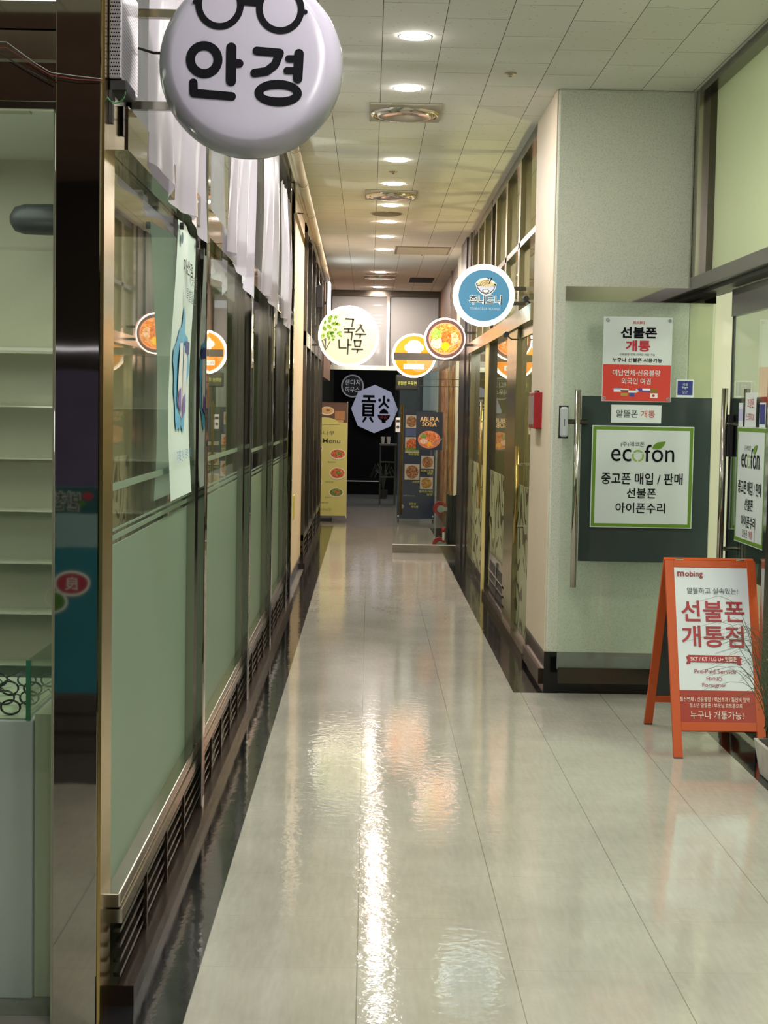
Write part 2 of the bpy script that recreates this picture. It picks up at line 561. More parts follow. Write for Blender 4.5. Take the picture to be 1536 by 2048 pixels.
def text(parent, body, x0, x1, z0, z1, material, y=-0.002, bold=0.0, name='lettering', rot=None, depth=0.0):
    """Lettering stretched to the box x0..x1, z0..z1 on a face that looks along local -y."""
    c = bpy.data.curves.new(name, 'FONT')
    c.body = body
    c.size = 1.0
    c.resolution_u = 3
    c.offset = bold
    c.align_x = 'CENTER'
    c.space_line = 0.95
    o = bpy.data.objects.new(name, c)
    COL.objects.link(o)
    bpy.context.view_layer.update()
    me = bpy.data.meshes.new_from_object(o.evaluated_get(bpy.context.evaluated_depsgraph_get()))
    bpy.data.objects.remove(o)
    bpy.data.curves.remove(c)
    xs = [v.co.x for v in me.vertices]; ys = [v.co.y for v in me.vertices]
    ax, bx, ay, by = min(xs), max(xs), min(ys), max(ys)
    sx = (x1 - x0) / max(bx - ax, 1e-6); sz = (z1 - z0) / max(by - ay, 1e-6)
    for v in me.vertices:
        px, pz = x0 + (v.co.x - ax) * sx, z0 + (v.co.y - ay) * sz
        v.co = (px, y, pz)
    me.materials.clear()
    me.materials.append(material)
    o = bpy.data.objects.new(name, me)
    COL.objects.link(o)
    o.parent = parent
    if rot:
        o.matrix_local = rot
    return o


def frame_text(parent, fr, body, box, material, **k):
    """box = (x0, x1, y0, y1) in the picture-style units of the sheet; fr = (cx, cy, scale)."""
    cx, cy, s = fr
    return text(parent, body, (box[0] - cx) * s, (box[1] - cx) * s, -(box[3] - cy) * s, -(box[2] - cy) * s, material, **k)


# ================================================================ STRUCTURE
FLOOR = floor_material()
BTILE = black_tile_material()
GFLOOR = mat('grey_hall_tile', '#77766f', 0.2, var=0.08, scale=3)
fb = B()


def rect(bd, x0, x1, y0, y1, z=0.0):
    bd.bm.faces.new([bd.bm.verts.new(p) for p in ((x0, y0, z), (x1, y0, z), (x1, y1, z), (x0, y1, z))]).material_index = bd.mi


rect(fb, -0.456, 0.848, -5, 21.0)
rect(fb, 0.848, 1.73, -5, 8.775)
rect(fb, -4.0, -0.672, -5, 3.92)
struct(fb.obj('floor', FLOOR), 'glossy beige vinyl tile floor running down the corridor', 'floor')
t1 = B(); rect(t1, -0.62, -0.456, -5, 21.0); rect(t1, -0.672, -0.62, -5, 4.06)
struct(t1.obj('trim_1', BTILE), 'black tile border along the steel framed glass wall', 'floor border')
t2 = B(); rect(t2, 0.848, 1.10, 8.775, 21.0)
struct(t2.obj('trim_2', BTILE), 'black tile border along the restaurant doors', 'floor border')
t3 = B(); rect(t3, 1.73, 2.0, -5, 8.775)
struct(t3.obj('trim_3', BTILE), 'black tile border under the phone shop front', 'floor border')
t4 = B(); rect(t4, -4, 4, 21.0, 30.0); rect(t4, -4, -0.80, 3.92, 21.0); rect(t4, -0.80, -0.62, 4.06, 21.0); rect(t4, 1.10, 6, 8.775, 21.0); rect(t4, 2.0, 6, -5, 8.775)
struct(t4.obj('floor_hall', GFLOOR), 'grey tiled floor of the hall beyond the corridor', 'floor')

cb = B(); cb.box(-4.0, 6.0, 0.5, 24.05, 3.39, 3.45)
struct(cb.obj('ceiling', ceiling_material()), 'suspended ceiling of staggered cream mineral fibre tiles', 'ceiling')
cb = B(); cb.box(-4.0, 6.0, -5, 0.5, 3.39, 3.45)
struct(cb.obj('ceiling_entrance', mat('dark_brown_ceiling', '#7a6056', 0.7, var=0.25, scale=2)), 'dark brown ceiling of the entrance hall', 'ceiling')
cb = B(); cb.box(-4, 4, 24.05, 30, 3.39, 3.45)
struct(cb.obj('ceiling_hall', WHITE), 'plain ceiling of the hall beyond the glass transom', 'ceiling')

# pillar with speckled wallpaper
pil = struct(B().box(1.025, 1.79, 8.79, 9.82, 0, 3.39).obj('wall_pillar', speckled_wall_material(), bevel=0.012), 'speckled cream pillar beside the phone shop door', 'pillar')
B().box(1.018, 1.79, 8.783, 9.83, 0, 0.235).obj('baseboard', GLOSSBLACK, pil)
B().box(1.0185, 1.0245, 8.80, 9.83, 0.235, 3.388).obj('side_cladding', mat('cream_side_cladding', '#d9cab2', 0.6, var=0.03), pil)
B().box(1.0, 1.018, 8.9, 9.8, 0.03, 0.12).obj('kick_plate', BROWNSTEEL, pil)

# cream wall segment on the other side
cs = struct(B().box(-1.0, -0.655, 12.62, 15.3, 0, 3.39).obj('wall_left', CREAM, bevel=0.006), 'cream painted wall between two glazed shop fronts', 'wall')
B().box(-0.66, -0.645, 12.62, 15.32, 0, 0.16).obj('baseboard', GLOSSBLACK, cs)
B().box(-0.66, -0.648, 13.6, 13.9, 0.62, 0.82).obj('notice_plate', mat('yellow_notice', '#b9ab4e', 0.5), cs)
B().box(-0.656, -0.652, 13.2, 13.25, 1.0, 1.05).obj('screw_cover', GREY, cs)

# shells around the shops and hall
struct(B().box(-4.1, -4.0, -5, 30, 0, 3.39).obj('wall_far_left', CREAMW), 'pale outer wall of the eyewear shop', 'wall')
struct(B().box(6.0, 6.1, -5, 22, 0, 3.39).obj('wall_far_right', CREAMW), 'pale outer wall of the phone shop', 'wall')
struct(B().box(-4.0, 6.0, -5.1, -5.0, 0, 3.39).obj('wall_back', mat('dark_brown_shop_wall', '#2b211d', 0.6)), 'dark brown wall across the entrance hall', 'wall')
struct(B().box(1.93, 6.0, 8.88, 8.98, 0, 3.39).obj('wall_phone_shop', CREAMW), 'warm white end wall inside the phone shop', 'wall')
struct(B().box(1.80, 1.93, 8.83, 8.93, 0, 2.28).obj('trim_door_reveal', mat('yellow_green_reveal', '#b8b884', 0.6)), 'yellowish door reveal beside the phone shop pillar', 'door reveal')
struct(B().box(-4.0, -0.72, 6.95, 7.05, 0, 3.39).obj('wall_eyewear_shop', mat('grey_green_panel', '#c2c0b0', 0.55, var=0.03)), 'grey green back wall of the eyewear shop', 'wall')
struct(B().box(-4.0, -0.70, 12.62, 12.72, 0, 3.39).obj('wall_eyewear_end', CREAMW), 'pale end wall behind the frosted panes', 'wall')
struct(B().box(-4.0, -0.74, 3.98, 6.95, 2.66, 2.72).obj('ceiling_eyewear_shop', WHITE), 'white ceiling inside the eyewear shop', 'ceiling')
struct(B().box(1.12, 6.0, 16.35, 16.45, 0, 3.39).obj('wall_restaurant', CREAMW), 'pale end wall of the restaurant', 'wall')
struct(B().box(1.79, 6.0, 9.82, 9.9, 0, 3.39).obj('wall_restaurant_side', CREAMW), 'pale wall between restaurant and phone shop', 'wall')
struct(B().box(3.0, 3.1, 9.9, 16.4, 0, 3.39).obj('wall_restaurant_back', mat('yellow_green_wall', '#b7ae72', 0.6)), 'yellowish rear wall inside the restaurant', 'wall')
struct(B().box(-4.0, -0.9, 15.2, 15.3, 0, 3.39).obj('wall_noodle_shop', mat('brown_shop_wall', '#7d685a', 0.6)), 'brown wall inside the dark framed noodle shop', 'wall')
struct(B().box(-4.0, 4, 29.9, 30.0, 0, 3.39).obj('wall_hall_end', mat('grey_hall_wall', '#8b8f8c', 0.6)), 'grey wall at the end of the far hall', 'wall')
struct(B().box(2.2, 2.3, 16.45, 30, 0, 3.39).obj('wall_hall_side', mat('grey_hall_wall', '#8b8f8c', 0.6)), 'grey side wall of the far hall', 'wall')


# ---------------------------------------------------------------- eyewear shop glass bays
def bay(idx, y0, y1, film_top, label, blind=False, stripes=True):
    w = thing('window_%d' % idx, label, 'window', (-0.68, (y0 + y1) / 2, 0), kind='structure')
    # steel members
    B().box(-0.70, -0.648, y1 - 0.05, y1, 0.06, 3.39).obj('inner_frame', STEEL, w)
    B().box(-0.70, -0.615, y1, y1 + 0.08, 0.0, 3.39).obj('post', MIRROR, w, bevel=0.004)
    B().box(-0.70, -0.63, y0, y1, 2.25, 2.36).obj('header_rail', MIRROR, w)
    B().box(-0.70, -0.63, y0, y1, 3.31, 3.39).obj('ceiling_rail', DARKSTEEL, w)
    B().box(-0.70, -0.638, y0, y1, 0.265, 0.305).obj('sill', STEEL, w, bevel=0.004)
    B().box(-0.70, -0.60, y0, y1 + 0.08, 0.0, 0.055).obj('plinth', BROWNSTEEL, w)
    v = B().box(-0.70, -0.632, y0, y1, 0.225, 0.262).obj('vent_rail', STEEL, w)
    for z in (0.085, 0.125, 0.165, 0.205):
        B().box(-0.655, -0.636, y0, y1, z - 0.006, z + 0.006).obj('slat', DARKSTEEL, v)
    n = max(2, round((y1 - y0) / 0.45))
    for k in range(1, n):
        yy = y0 + (y1 - y0) * k / n
        B().box(-0.66, -0.630, yy - 0.006, yy + 0.006, 0.055, 0.225).obj('divider', BROWNSTEEL, v)
    B().box(-0.80, -0.79, y0, y1, 0.055, 0.265).obj('vent_backing', VOID, w)  # coloured as the dark behind the slats
    B().box(-0.686, -0.680, y0, y1 - 0.05, 0.305, 2.25).obj('glass_pane', GLASS, w)
    B().box(-0.686, -0.680, y0, y1 - 0.05, 2.36, 3.31).obj('transom_pane', GLASS, w)
    B().box(-0.680, -0.6785, y0, y1 - 0.05, 0.305, film_top).obj('frosted_film', SAGE, w)
    if stripes:
        s = B()
        s.box(-0.680, -0.6785, y0, y1 - 0.05, film_top + 0.012, film_top + 0.026)
        s.box(-0.680, -0.6785, y0, y1 - 0.05, film_top + 0.036, film_top + 0.043)
        s.box(-0.680, -0.6785, y0, y1 - 0.05, film_top + 0.145, film_top + 0.165)
        s.obj('film_stripe', SAGE, w)
    if blind:
        B().box(-0.86, -0.85, y0, y1, 1.24, 2.24).obj('roller_blind', mat('pale_green_blind', '#98a07c', 0.6), w)
    return w


bay(1, 4.06, 5.90, 1.222, 'nearest tall glass bay beside the mirror column, sage film on its lower half')
bay(2, 5.98, 8.12, 1.218, 'glass bay with sage film just beyond the hanging water banner')
bay(3, 8.20, 10.0, 1.185, 'third sage filmed glass bay counted from the mirror column', blind=True)
bay(4, 10.08, 11.92, 1.175, 'fourth sage filmed glass bay, before the cream wall', blind=True)
bay(5, 12.0, 12.54, 1.17, 'narrow glass strip against the cream painted wall', blind=True, stripes=False)

# far glazed wall of the noodle shop
w6 = thing('window_6', 'dark framed glass shop front beyond the cream wall', 'window', (-0.66, 17.9, 0), kind='structure')
for yy in (15.34, 16.5, 17.7, 18.9, 20.1, 20.6):
    B().box(-0.72, -0.625, yy, yy + 0.09, 0, 3.39).obj('post', DARKSTEEL, w6)
for z0, z1 in ((0.28, 0.34), (2.2, 2.34), (3.3, 3.39)):
    B().box(-0.71, -0.63, 15.34, 20.69, z0, z1).obj('rail', DARKSTEEL, w6)
B().box(-0.70, -0.61, 15.3, 20.69, 0, 0.06).obj('plinth', BROWNSTEEL, w6)
for z in (0.1, 0.16, 0.22):
    B().box(-0.69, -0.64, 15.34, 20.6, z - 0.008, z + 0.008).obj('slat', DARKSTEEL, w6)
B().box(-0.686, -0.680, 15.34, 20.6, 0.34, 3.3).obj('glass_pane', GLASS, w6)
B().box(-0.80, -0.79, 15.34, 20.6, 0.0, 3.3).obj('backing', mat('brown_grey_panel', '#6b5d55', 0.5), w6)
B().box(-0.678, -0.672, 18.2, 18.9, 1.2, 2.12).obj('window_poster', mat('pale_green_poster', '#b4bb92', 0.5), w6)
B().box(-0.678, -0.672, 19.1, 20.0, 0.9, 2.0).obj('window_poster', mat('pale_grey_poster', '#a79f97', 0.5), w6)

# mirror clad corner column
co = struct(B().box(-0.785, -0.672, 3.90, 4.06, 0, 3.39).obj('wall_column', MIRROR, bevel=0.003), 'mirror polished steel column at the corner of the eyewear shop', 'column')
B().box(-0.6735, -0.664, 3.905, 4.06, 0, 3.39).obj('edge_reflection', BRASS, co)  # brass colour stands for a yellow reflection along the bevel

# eyewear shop front, left of the column
sf = thing('window_7', 'eyewear shop window beneath stacked mirror steel beams', 'window', (-2.0, 3.95, 0), kind='structure')
B().box(-4.0, -0.785, 3.92, 4.05, 2.342, 2.436).obj('lower_beam', MIRROR, sf)
B().box(-4.0, -0.785, 3.93, 4.05, 2.446, 2.516).obj('middle_beam', STEEL, sf)
B().box(-4.0, -0.785, 3.92, 4.05, 2.518, 2.585).obj('upper_beam', MIRROR, sf)
B().box(-4.0, -0.785, 3.915, 3.925, 2.323, 2.340).obj('beam_lip', DARKSTEEL, sf)
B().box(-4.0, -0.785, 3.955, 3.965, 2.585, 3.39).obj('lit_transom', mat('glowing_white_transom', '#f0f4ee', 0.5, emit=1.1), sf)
B().box(-0.795, -0.786, 3.93, 4.02, 0, 2.335).obj('jamb', mat('pale_green_jamb', '#a3a893', 0.4), sf)
B().box(-3.9, -0.80, 3.985, 3.991, 0.0, 2.33).obj('glass_pane', GLASSG, sf)


# ---------------------------------------------------------------- restaurant front
SWIRL = swirl_material()
YGLASS = glass('warm_tinted_glass', (0.86, 0.86, 0.70), veil=0.12, veil_col=(0.40, 0.38, 0.25))


def rest_part(w, y0, y1, film=True, zt=2.17):
    B().box(1.056, 1.064, y0, y1, 0.10, zt).obj('glass_pane', YGLASS, w)
    if film:
        B().box(1.0535, 1.0555, y0, y1, 0.10, 1.09).obj('printed_film', SWIRL, w)


def pull(w, x, y, z0, z1, m_=BRASS, rad=0.014):
    h = B().tube([(x, y, z0), (x, y, z1)], rad, 10).obj('pull_handle', m_, w, smooth=True)
    for z in (z0 + 0.18 * (z1 - z0), z1 - 0.18 * (z1 - z0)):
        B().tube([(x, y, z), (1.056, y, z)], 0.009, 8).obj('handle_stud', STEEL, h)


d1 = thing('door_1', 'restaurant glass door right behind the speckled pillar', 'door', (1.06, 10.4, 0), kind='structure')
rest_part(d1, 9.86, 10.88)
B().box(1.045, 1.075, 9.86, 10.88, 0.02, 0.10).obj('bottom_rail', STEEL, d1)
B().box(1.045, 1.075, 9.86, 10.88, 2.10, 2.17).obj('top_rail', STEEL, d1)
pull(d1, 1.0, 10.5, 0.70, 1.36)
B().box(1.045, 1.078, 9.86, 10.88, 0.0, 0.018).obj('threshold', STEEL, d1)

w8 = thing('window_8', 'restaurant glass panel with a louvred vent between its two doors', 'window', (1.06, 12.2, 0), kind='structure')
B().box(1.02, 1.09, 10.9, 11.65, 0.0, 2.17).obj('wide_post', OLIVESTEEL, w8, bevel=0.004)
rest_part(w8, 11.65, 13.4)
B().box(1.02, 1.09, 13.4, 13.46, 0.0, 3.39).obj('post', DARKSTEEL, w8)
v = B().box(1.03, 1.05, 11.5, 13.0, 0.06, 0.42).obj('louvre_vent', STEEL, w8)
B().box(1.027, 1.03, 11.56, 12.94, 0.09, 0.36).obj('vent_shade_sheet', VOID, v)  # dark sheet in place of the shade inside the vent
for z in (0.14, 0.21, 0.28):
    B().box(1.02, 1.03, 11.5, 13.0, z - 0.008, z + 0.008).obj('slat', STEEL, v)
B().box(1.018, 1.03, 12.2, 12.24, 0.06, 0.40).obj('divider', STEEL, v)
B().box(1.00, 1.09, 9.84, 13.4, 0.0, 0.055).obj('plinth', BROWNSTEEL, w8)

d2 = thing('door_2', 'farther restaurant glass door with a long thin brass handle', 'door', (1.06, 14.7, 0), kind='structure')
B().box(1.02, 1.08, 13.5, 13.85, 0.0, 2.17).obj('yellow_jamb', mat('pale_yellow_jamb', '#cdc67c', 0.35), d2)
rest_part(d2, 13.85, 15.66)
B().box(1.045, 1.075, 13.85, 15.66, 0.02, 0.10).obj('bottom_rail', STEEL, d2)
pull(d2, 1.0, 13.95, 0.72, 1.67, rad=0.011)
B().box(1.01, 1.09, 15.66, 15.9, 0.0, 3.39).obj('end_post', STEEL, d2)
B().box(1.0, 1.10, 15.9, 16.35, 0.0, 3.39).obj('dark_post', DARKSTEEL, d2)

w9 = thing('window_9', 'tall transom glazing above the restaurant doors', 'window', (1.06, 12.8, 2.2), kind='structure')
B().box(1.00, 1.09, 9.83, 15.9, 2.17, 2.275).obj('header_rail', OLIVESTEEL, w9)
B().box(1.02, 1.09, 9.83, 15.9, 3.32, 3.39).obj('ceiling_rail', DARKSTEEL, w9)
B().box(1.056, 1.064, 9.83, 15.9, 2.275, 3.32).obj('glass_pane', YGLASS, w9)
for yy in (10.85, 11.9, 12.9, 14.2, 15.0):
    B().box(1.02, 1.09, yy, yy + 0.12, 2.275, 3.32).obj('mullion', OLIVESTEEL, w9)
B().box(1.02, 1.08, 9.83, 15.9, 2.72, 2.76).obj('mid_rail', DARKSTEEL, w9)

# dark pilaster and the wall of food photos beyond it
struct(B().box(0.985, 1.12, 16.35, 17.28, 0, 3.39).obj('trim_5', mat('charcoal_pilaster', '#232327', 0.3)), 'charcoal pilaster where the glass door is hinged', 'pilaster')
rw = struct(B().box(1.06, 1.2, 17.36, 24.0, 0, 3.39).obj('wall_right', mat('brown_timber_wall', '#6b4f38', 0.5, var=0.3, scale=3, stretch=(1, 6, 1))), 'brown wall of food pictures past the open glass door', 'wall')
B().box(1.03, 1.06, 17.45, 18.75, 0.0, 3.39).obj('cream_strip', CREAMW, rw)
fm, _, _, _ = food_material('brown_food_mural', '#5d3a22', '#a06a34', '#c9a25a', 4)
B().box(1.04, 1.06, 18.9, 20.3, 0.3, 2.15).obj('food_mural', fm, rw)
fm2, _, _, _ = food_material('pinkish_food_mural', '#7a4535', '#b57a55', '#d0b48a', 4)
B().box(1.04, 1.06, 20.5, 22.6, 0.3, 2.15).obj('food_mural', fm2, rw)
B().box(1.03, 1.06, 20.32, 20.46, 0.0, 3.39).obj('steel_strip', STEEL, rw)

# portal at the end of the corridor
w10 = thing('window_10', 'smoky glass transom spanning the end of the corridor', 'window', (0.23, 24.0, 2.2), kind='structure')
B().box(-0.62, 1.06, 23.95, 24.05, 2.18, 2.25).obj('lower_rail', STEEL, w10)
B().box(-0.62, 1.06, 23.95, 24.05, 3.30, 3.39).obj('upper_rail', DARKSTEEL, w10)
B().box(0.245, 0.29, 23.93, 24.05, 2.25, 3.30).obj('mullion', STEEL, w10)
for x in (-0.62, 1.03):
    B().box(x, x + 0.03, 23.95, 24.05, 2.25, 3.30).obj('side_frame', DARKSTEEL, w10)
B().box(-0.59, 0.245, 23.99, 24.0, 2.25, 3.30).obj('glass_pane', GLASSY, w10)
B().box(0.29, 1.03, 23.99, 24.0, 2.25, 3.30).obj('glass_pane', GLASSY, w10)
struct(B().box(-0.72, -0.61, 20.7, 24.0, 2.0, 3.39).obj('wall_portal', mat('brown_shop_wall', '#7d685a', 0.6)), 'brown wall above the yellow menu banner', 'wall')

# ---------------------------------------------------------------- phone shop front
sw = thing('window_11', 'phone shop front with pale green transom over a grey beam', 'window', (1.88, 5.0, 0), kind='structure')
B().box(1.785, 1.96, -5, 8.79, 2.285, 2.36).obj('beam', mat('grey_satin_beam', '#6f6e69', 0.3, 0.6), sw, bevel=0.004)
B().box(1.82, 1.95, -5, 8.79, 2.262, 2.285).obj('under_beam_strip', BLACK, sw)  # solid black strip along the underside of the beam
rp_ = B()
rp_.bm.faces.new([rp_.bm.verts.new(q) for q in ((1.868, -5, 2.36), (1.868, -5, 3.39), (1.868, 8.66, 3.39), (1.868, 8.66, 2.36))])
rp_.obj('transom_panel', translucent('pale_green_transom', '#b4bd9c', 0.4), sw)
B().box(1.79, 1.86, 8.69, 8.79, 2.36, 3.39).obj('steel_post', STEEL, sw)
B().box(1.83, 1.875, 8.60, 8.69, 2.36, 3.39).obj('steel_post', DARKSTEEL, sw)
B().box(1.79, 1.86, -5, 8.69, 3.35, 3.39).obj('ceiling_rail', DARKSTEEL, sw)
for yy in (7.27, 5.2, 3.0, 0.8):
    B().box(1.87, 1.94, yy, yy + 0.06, 0, 2.262).obj('mullion', STEEL, sw)
B().box(1.897, 1.905, -5, 7.27, 0.1, 2.262).obj('glass_pane', GLASSG, sw)
B().box(1.87, 1.96, -5, 7.33, 0.0, 0.10).obj('plinth', GLOSSBLACK, sw)

FILM = mat('dark_tinted_film', '#343f3b', 0.15, var=0.25, scale=3)
d3 = thing('door_3', 'glass door folded open across the pillar, covered with notices', 'door', (1.48, 8.6, 0), kind='structure')
B().box(1.068, 1.892, 8.596, 8.606, 0.17, 2.21).obj('glass_pane', glass('door_glass', (0.93, 0.96, 0.92), veil=0.13, veil_col=(0.62, 0.72, 0.62)), d3)
B().box(1.066, 1.892, 8.585, 8.617, 2.205, 2.285).obj('top_rail', MIRROR, d3)
B().box(1.075, 1.90, 8.585, 8.617, 0.09, 0.178).obj('bottom_rail', DARKSTEEL, d3)
B().box(1.17, 1.888, 8.5942, 8.5958, 0.775, 1.688).obj('tinted_film', FILM, d3)
h = B().tube([(1.139, 8.53, 0.635), (1.139, 8.53, 1.72)], 0.0165, 16).obj('pull_handle', STEEL, d3, smooth=True)
for z in (0.85, 1.545):
    B().tube([(1.139, 8.53, z), (1.139, 8.60, z)], 0.012, 10).obj('handle_stud', STEEL, h)
lk = B().box(1.048, 1.09, 8.53, 8.575, 1.46, 1.625).obj('digital_lock', mat('silver_grey_plastic', '#a3a8a8', 0.35), d3, bevel=0.012)
B().box(1.043, 1.095, 8.576, 8.582, 1.452, 1.633).obj('lock_backing', BLACK, lk, bevel=0.002)
B().tube([(1.09, 8.57, 1.545), (1.20, 8.57, 1.545)], 0.014, 10).obj('lock_bolt', DARKSTEEL, lk)
B().box(1.068, 1.071, 8.529, 8.53, 1.52, 1.56).obj('keyhole_slot', INK, lk)

d4 = thing('door_4', 'closed phone shop door leaf seen edge-on behind the orange board', 'door', (1.9, 7.78, 0), kind='structure')
B().box(1.897, 1.905, 7.37, 8.18, 0.12, 2.13).obj('glass_pane', GLASSG, d4)
B().box(1.885, 1.915, 7.37, 8.18, 2.11, 2.25).obj('top_rail', mat('grey_satin_beam', '#6f6e69', 0.3, 0.6), d4)
B().box(1.885, 1.915, 7.37, 8.18, 0.03, 0.12).obj('bottom_rail', STEEL, d4)
B().box(1.893, 1.909, 8.175, 8.187, 0.1, 2.2).obj('rubber_seal', BLACK, d4)
B().box(1.907, 1.91, 7.37, 8.17, 0.775, 1.688).obj('tinted_film', FILM, d4)
for x in (1.845, 1.96):
    hh = B().tube([(x, 8.10, 0.66), (x, 8.10, 1.735)], 0.0165, 14).obj('pull_handle', STEEL, d4, smooth=True)
    for z in (0.9, 1.55):
        B().tube([(x, 8.10, z), (1.90, 8.10, z)], 0.011, 8).obj('handle_stud', STEEL, hh)
B().box(1.86, 1.897, 8.09, 8.17, 1.38, 1.60).obj('lock_case', BLACK, d4, bevel=0.006)

# open glass door farther down the corridor
d5 = thing('door_5', 'frameless glass door standing open across half the corridor', 'door', (0.68, 17.3, 0), kind='structure')
B().box(0.285, 0.985, 17.295, 17.307, 0.09, 2.135).obj('glass_pane', GLASS, d5)
B().box(0.26, 0.985, 17.28, 17.32, 2.135, 2.215).obj('top_rail', DARKSTEEL, d5)
B().box(0.285, 1.06, 17.27, 17.33, 0.0, 0.09).obj('bottom_rail', STEEL, d5)
B().box(0.285, 1.06, 17.265, 17.27, 0.088, 0.098).obj('rail_lip', WHITE, d5)
h = B().tube([(0.364, 17.24, 0.43), (0.364, 17.24, 1.65)], 0.016, 10).obj('pull_handle', BRASS, d5)
for z in (0.6, 1.5):
    B().tube([(0.364, 17.24, z), (0.364, 17.3, z)], 0.010, 8).obj('handle_stud', STEEL, h)
lk = B().box(0.295, 0.345, 17.25, 17.294, 1.34, 1.50).obj('digital_lock', WHITE, d5, bevel=0.004)
B().box(0.30, 0.34, 17.246, 17.25, 1.45, 1.475).obj('lock_window', BLACK, lk)
B().disc(0.32, 1.395, 0.017, 17.248).obj('lock_dial', INKSOFT, lk)

# ================================================================ LIGHTS AND FITTINGS ON THE CEILING
DL = [-2.5, -1.2, 0.0, 1.3, 2.55, 3.8, 5.1, 6.36, 7.63, 8.85, 11.38, 12.58, 13.90, 15.12, 16.44, 17.78, 20.7, 23.25]
ORD = ['first', 'second', 'third', 'fourth', 'fifth', 'sixth', 'seventh', 'eighth', 'ninth', 'tenth']
proto = thing('downlight', '', 'ceiling light')
B().lathe([(0.075, 0.0), (0.075, -0.005)], axis='z', seg=32).obj('lamp_lens', SPOTM, proto, local=True)
b_ = B()
for i in range(40):
    t0, t1 = 2 * PI * i / 40, 2 * PI * (i + 1) / 40
    def P(rr, t, z): return (rr * math.cos(t), rr * math.sin(t), z)
    b_.bm.faces.new([b_.bm.verts.new(p) for p in (P(0.076, t0, -0.004), P(0.086, t0, -0.002), P(0.086, t1, -0.002), P(0.076, t1, -0.004))])
b_.obj('trim_ring', WHITE, proto, local=True)
seen = 0
for i, y in enumerate(DL):
    o = proto if i == 0 else copy_tree(proto)
    o.location = (0.2315 - 0.0054 * y, y, 3.389)
    if y > 14:
        for chd in o.children:
            if chd.name.startswith('lamp_lens'):
                if chd.data.users > 1 and 'warm_lens' not in bpy.data.meshes:
                    chd.data = chd.data.copy(); chd.data.name = 'warm_lens'; chd.data.materials[0] = SPOTW
                elif 'warm_lens' in bpy.data.meshes:
                    chd.data = bpy.data.meshes['warm_lens']
    o['group'] = 'round white ceiling downlights'
    if y < 7:
        o['label'] = 'round white downlight in the ceiling of the entrance end'
    else:
        k = seen
        seen += 1
        o['label'] = ['round white downlight nearest the eyeglasses sign', 'round white downlight just before the first square air vent',
                      'round white downlight just past the first square air vent', 'round white downlight just before the second square air vent',
                      'round white downlight just past the second square air vent', 'round white downlight just past the grey ceiling speaker',
                      'second round downlight past the grey ceiling speaker', 'round downlight beside the ceiling access panel',
                      'round white downlight just before the third air vent', 'last round downlight before the smoky glass transom'][k]

BEIGEMETAL = mat('beige_painted_metal', '#a89a80', 0.3, 0.5)


CONE = mat('worn_aluminium_cone', '#cfcbbd', 0.16, 0.95, var=0.15, scale=9)


def diffuser(x, y, label):
    t = thing('air_vent', label, 'air vent', (x, y, 3.389), group='round cone air vents in square plates')
    B().box(-0.215, 0.215, -0.275, 0.275, -0.012, 0.0).obj('plate', mat('grey_beige_plate', '#a19a88', 0.5), t, local=True, bevel=0.003)
    prof = [(0.210, -0.0125), (0.206, -0.026), (0.198, -0.028), (0.186, -0.016), (0.172, -0.014), (0.168, -0.032), (0.156, -0.033), (0.06, -0.016), (0.02, -0.0135)]
    B().lathe(prof, axis='z', seg=40, cap=False).obj('cone', CONE, t, local=True, smooth=True)
    B().lathe([(0.018, -0.0132), (0.001, -0.0132)], axis='z', seg=16, cap=False).obj('centre_screw', DARKSTEEL, t, local=True)


diffuser(0.185, 9.56, 'round cone air vent in a square plate nearest the eyeglasses sign')
diffuser(0.15, 13.22, 'second cone air vent along the ceiling, between two downlights')
diffuser(0.115, 21.4, 'small distant air vent beside the dark patch of the missing ceiling tile')
sp = thing('ceiling_speaker', 'flat round grey speaker set in the ceiling', 'speaker', (0.128, 14.5, 3.389))
B().lathe([(0.135, 0.0), (0.135, -0.008), (0.12, -0.014)], axis='z').obj('grille', mat('grey_speaker_grille', '#77705f', 0.7, bump=0.002, bscale=300), sp, local=True)
B().lathe([(0.15, 0.0), (0.15, -0.004)], axis='z').obj('rim', BEIGEMETAL, sp, local=True)
for x, y, lb in ((0.72, 8.42, 'sprinkler head near the speckled pillar'), (0.15, 11.95, 'small sprinkler head between two downlights'), (0.58, 18.2, 'tiny sprinkler head past the ceiling access panel')):
    t = thing('sprinkler_head', lb, 'sprinkler', (x, y, 3.389), group='fire sprinkler heads')
    B().lathe([(0.035, 0.0), (0.03, -0.006), (0.012, -0.01)], axis='z', seg=20).obj('escutcheon', BEIGEMETAL, t, local=True)
    B().lathe([(0.008, -0.01), (0.007, -0.016), (0.011, -0.0165), (0.011, -0.018)], axis='z', seg=16).obj('nozzle', STEEL, t, local=True)
ap = thing('access_panel', 'square framed access panel in the ceiling', 'ceiling panel', (0.57, 17.8, 3.389))
B().box(-0.31, 0.31, -0.42, 0.42, -0.006, 0).obj('frame', mat('grey_panel_frame', '#837d70', 0.5), ap, local=True)
B().box(-0.285, 0.285, -0.395, 0.395, -0.009, -0.006).obj('panel', mat('pale_panel', '#b8b09c', 0.7), ap, local=True)
ho = struct(B().box(0.53, 0.86, 21.45, 22.25, 3.384, 3.389).obj('trim_6', VOID), 'flat black sheet painted as the shade of a missing ceiling tile', 'ceiling patch')  # black sheet on the ceiling, coloured as the shade of an opening

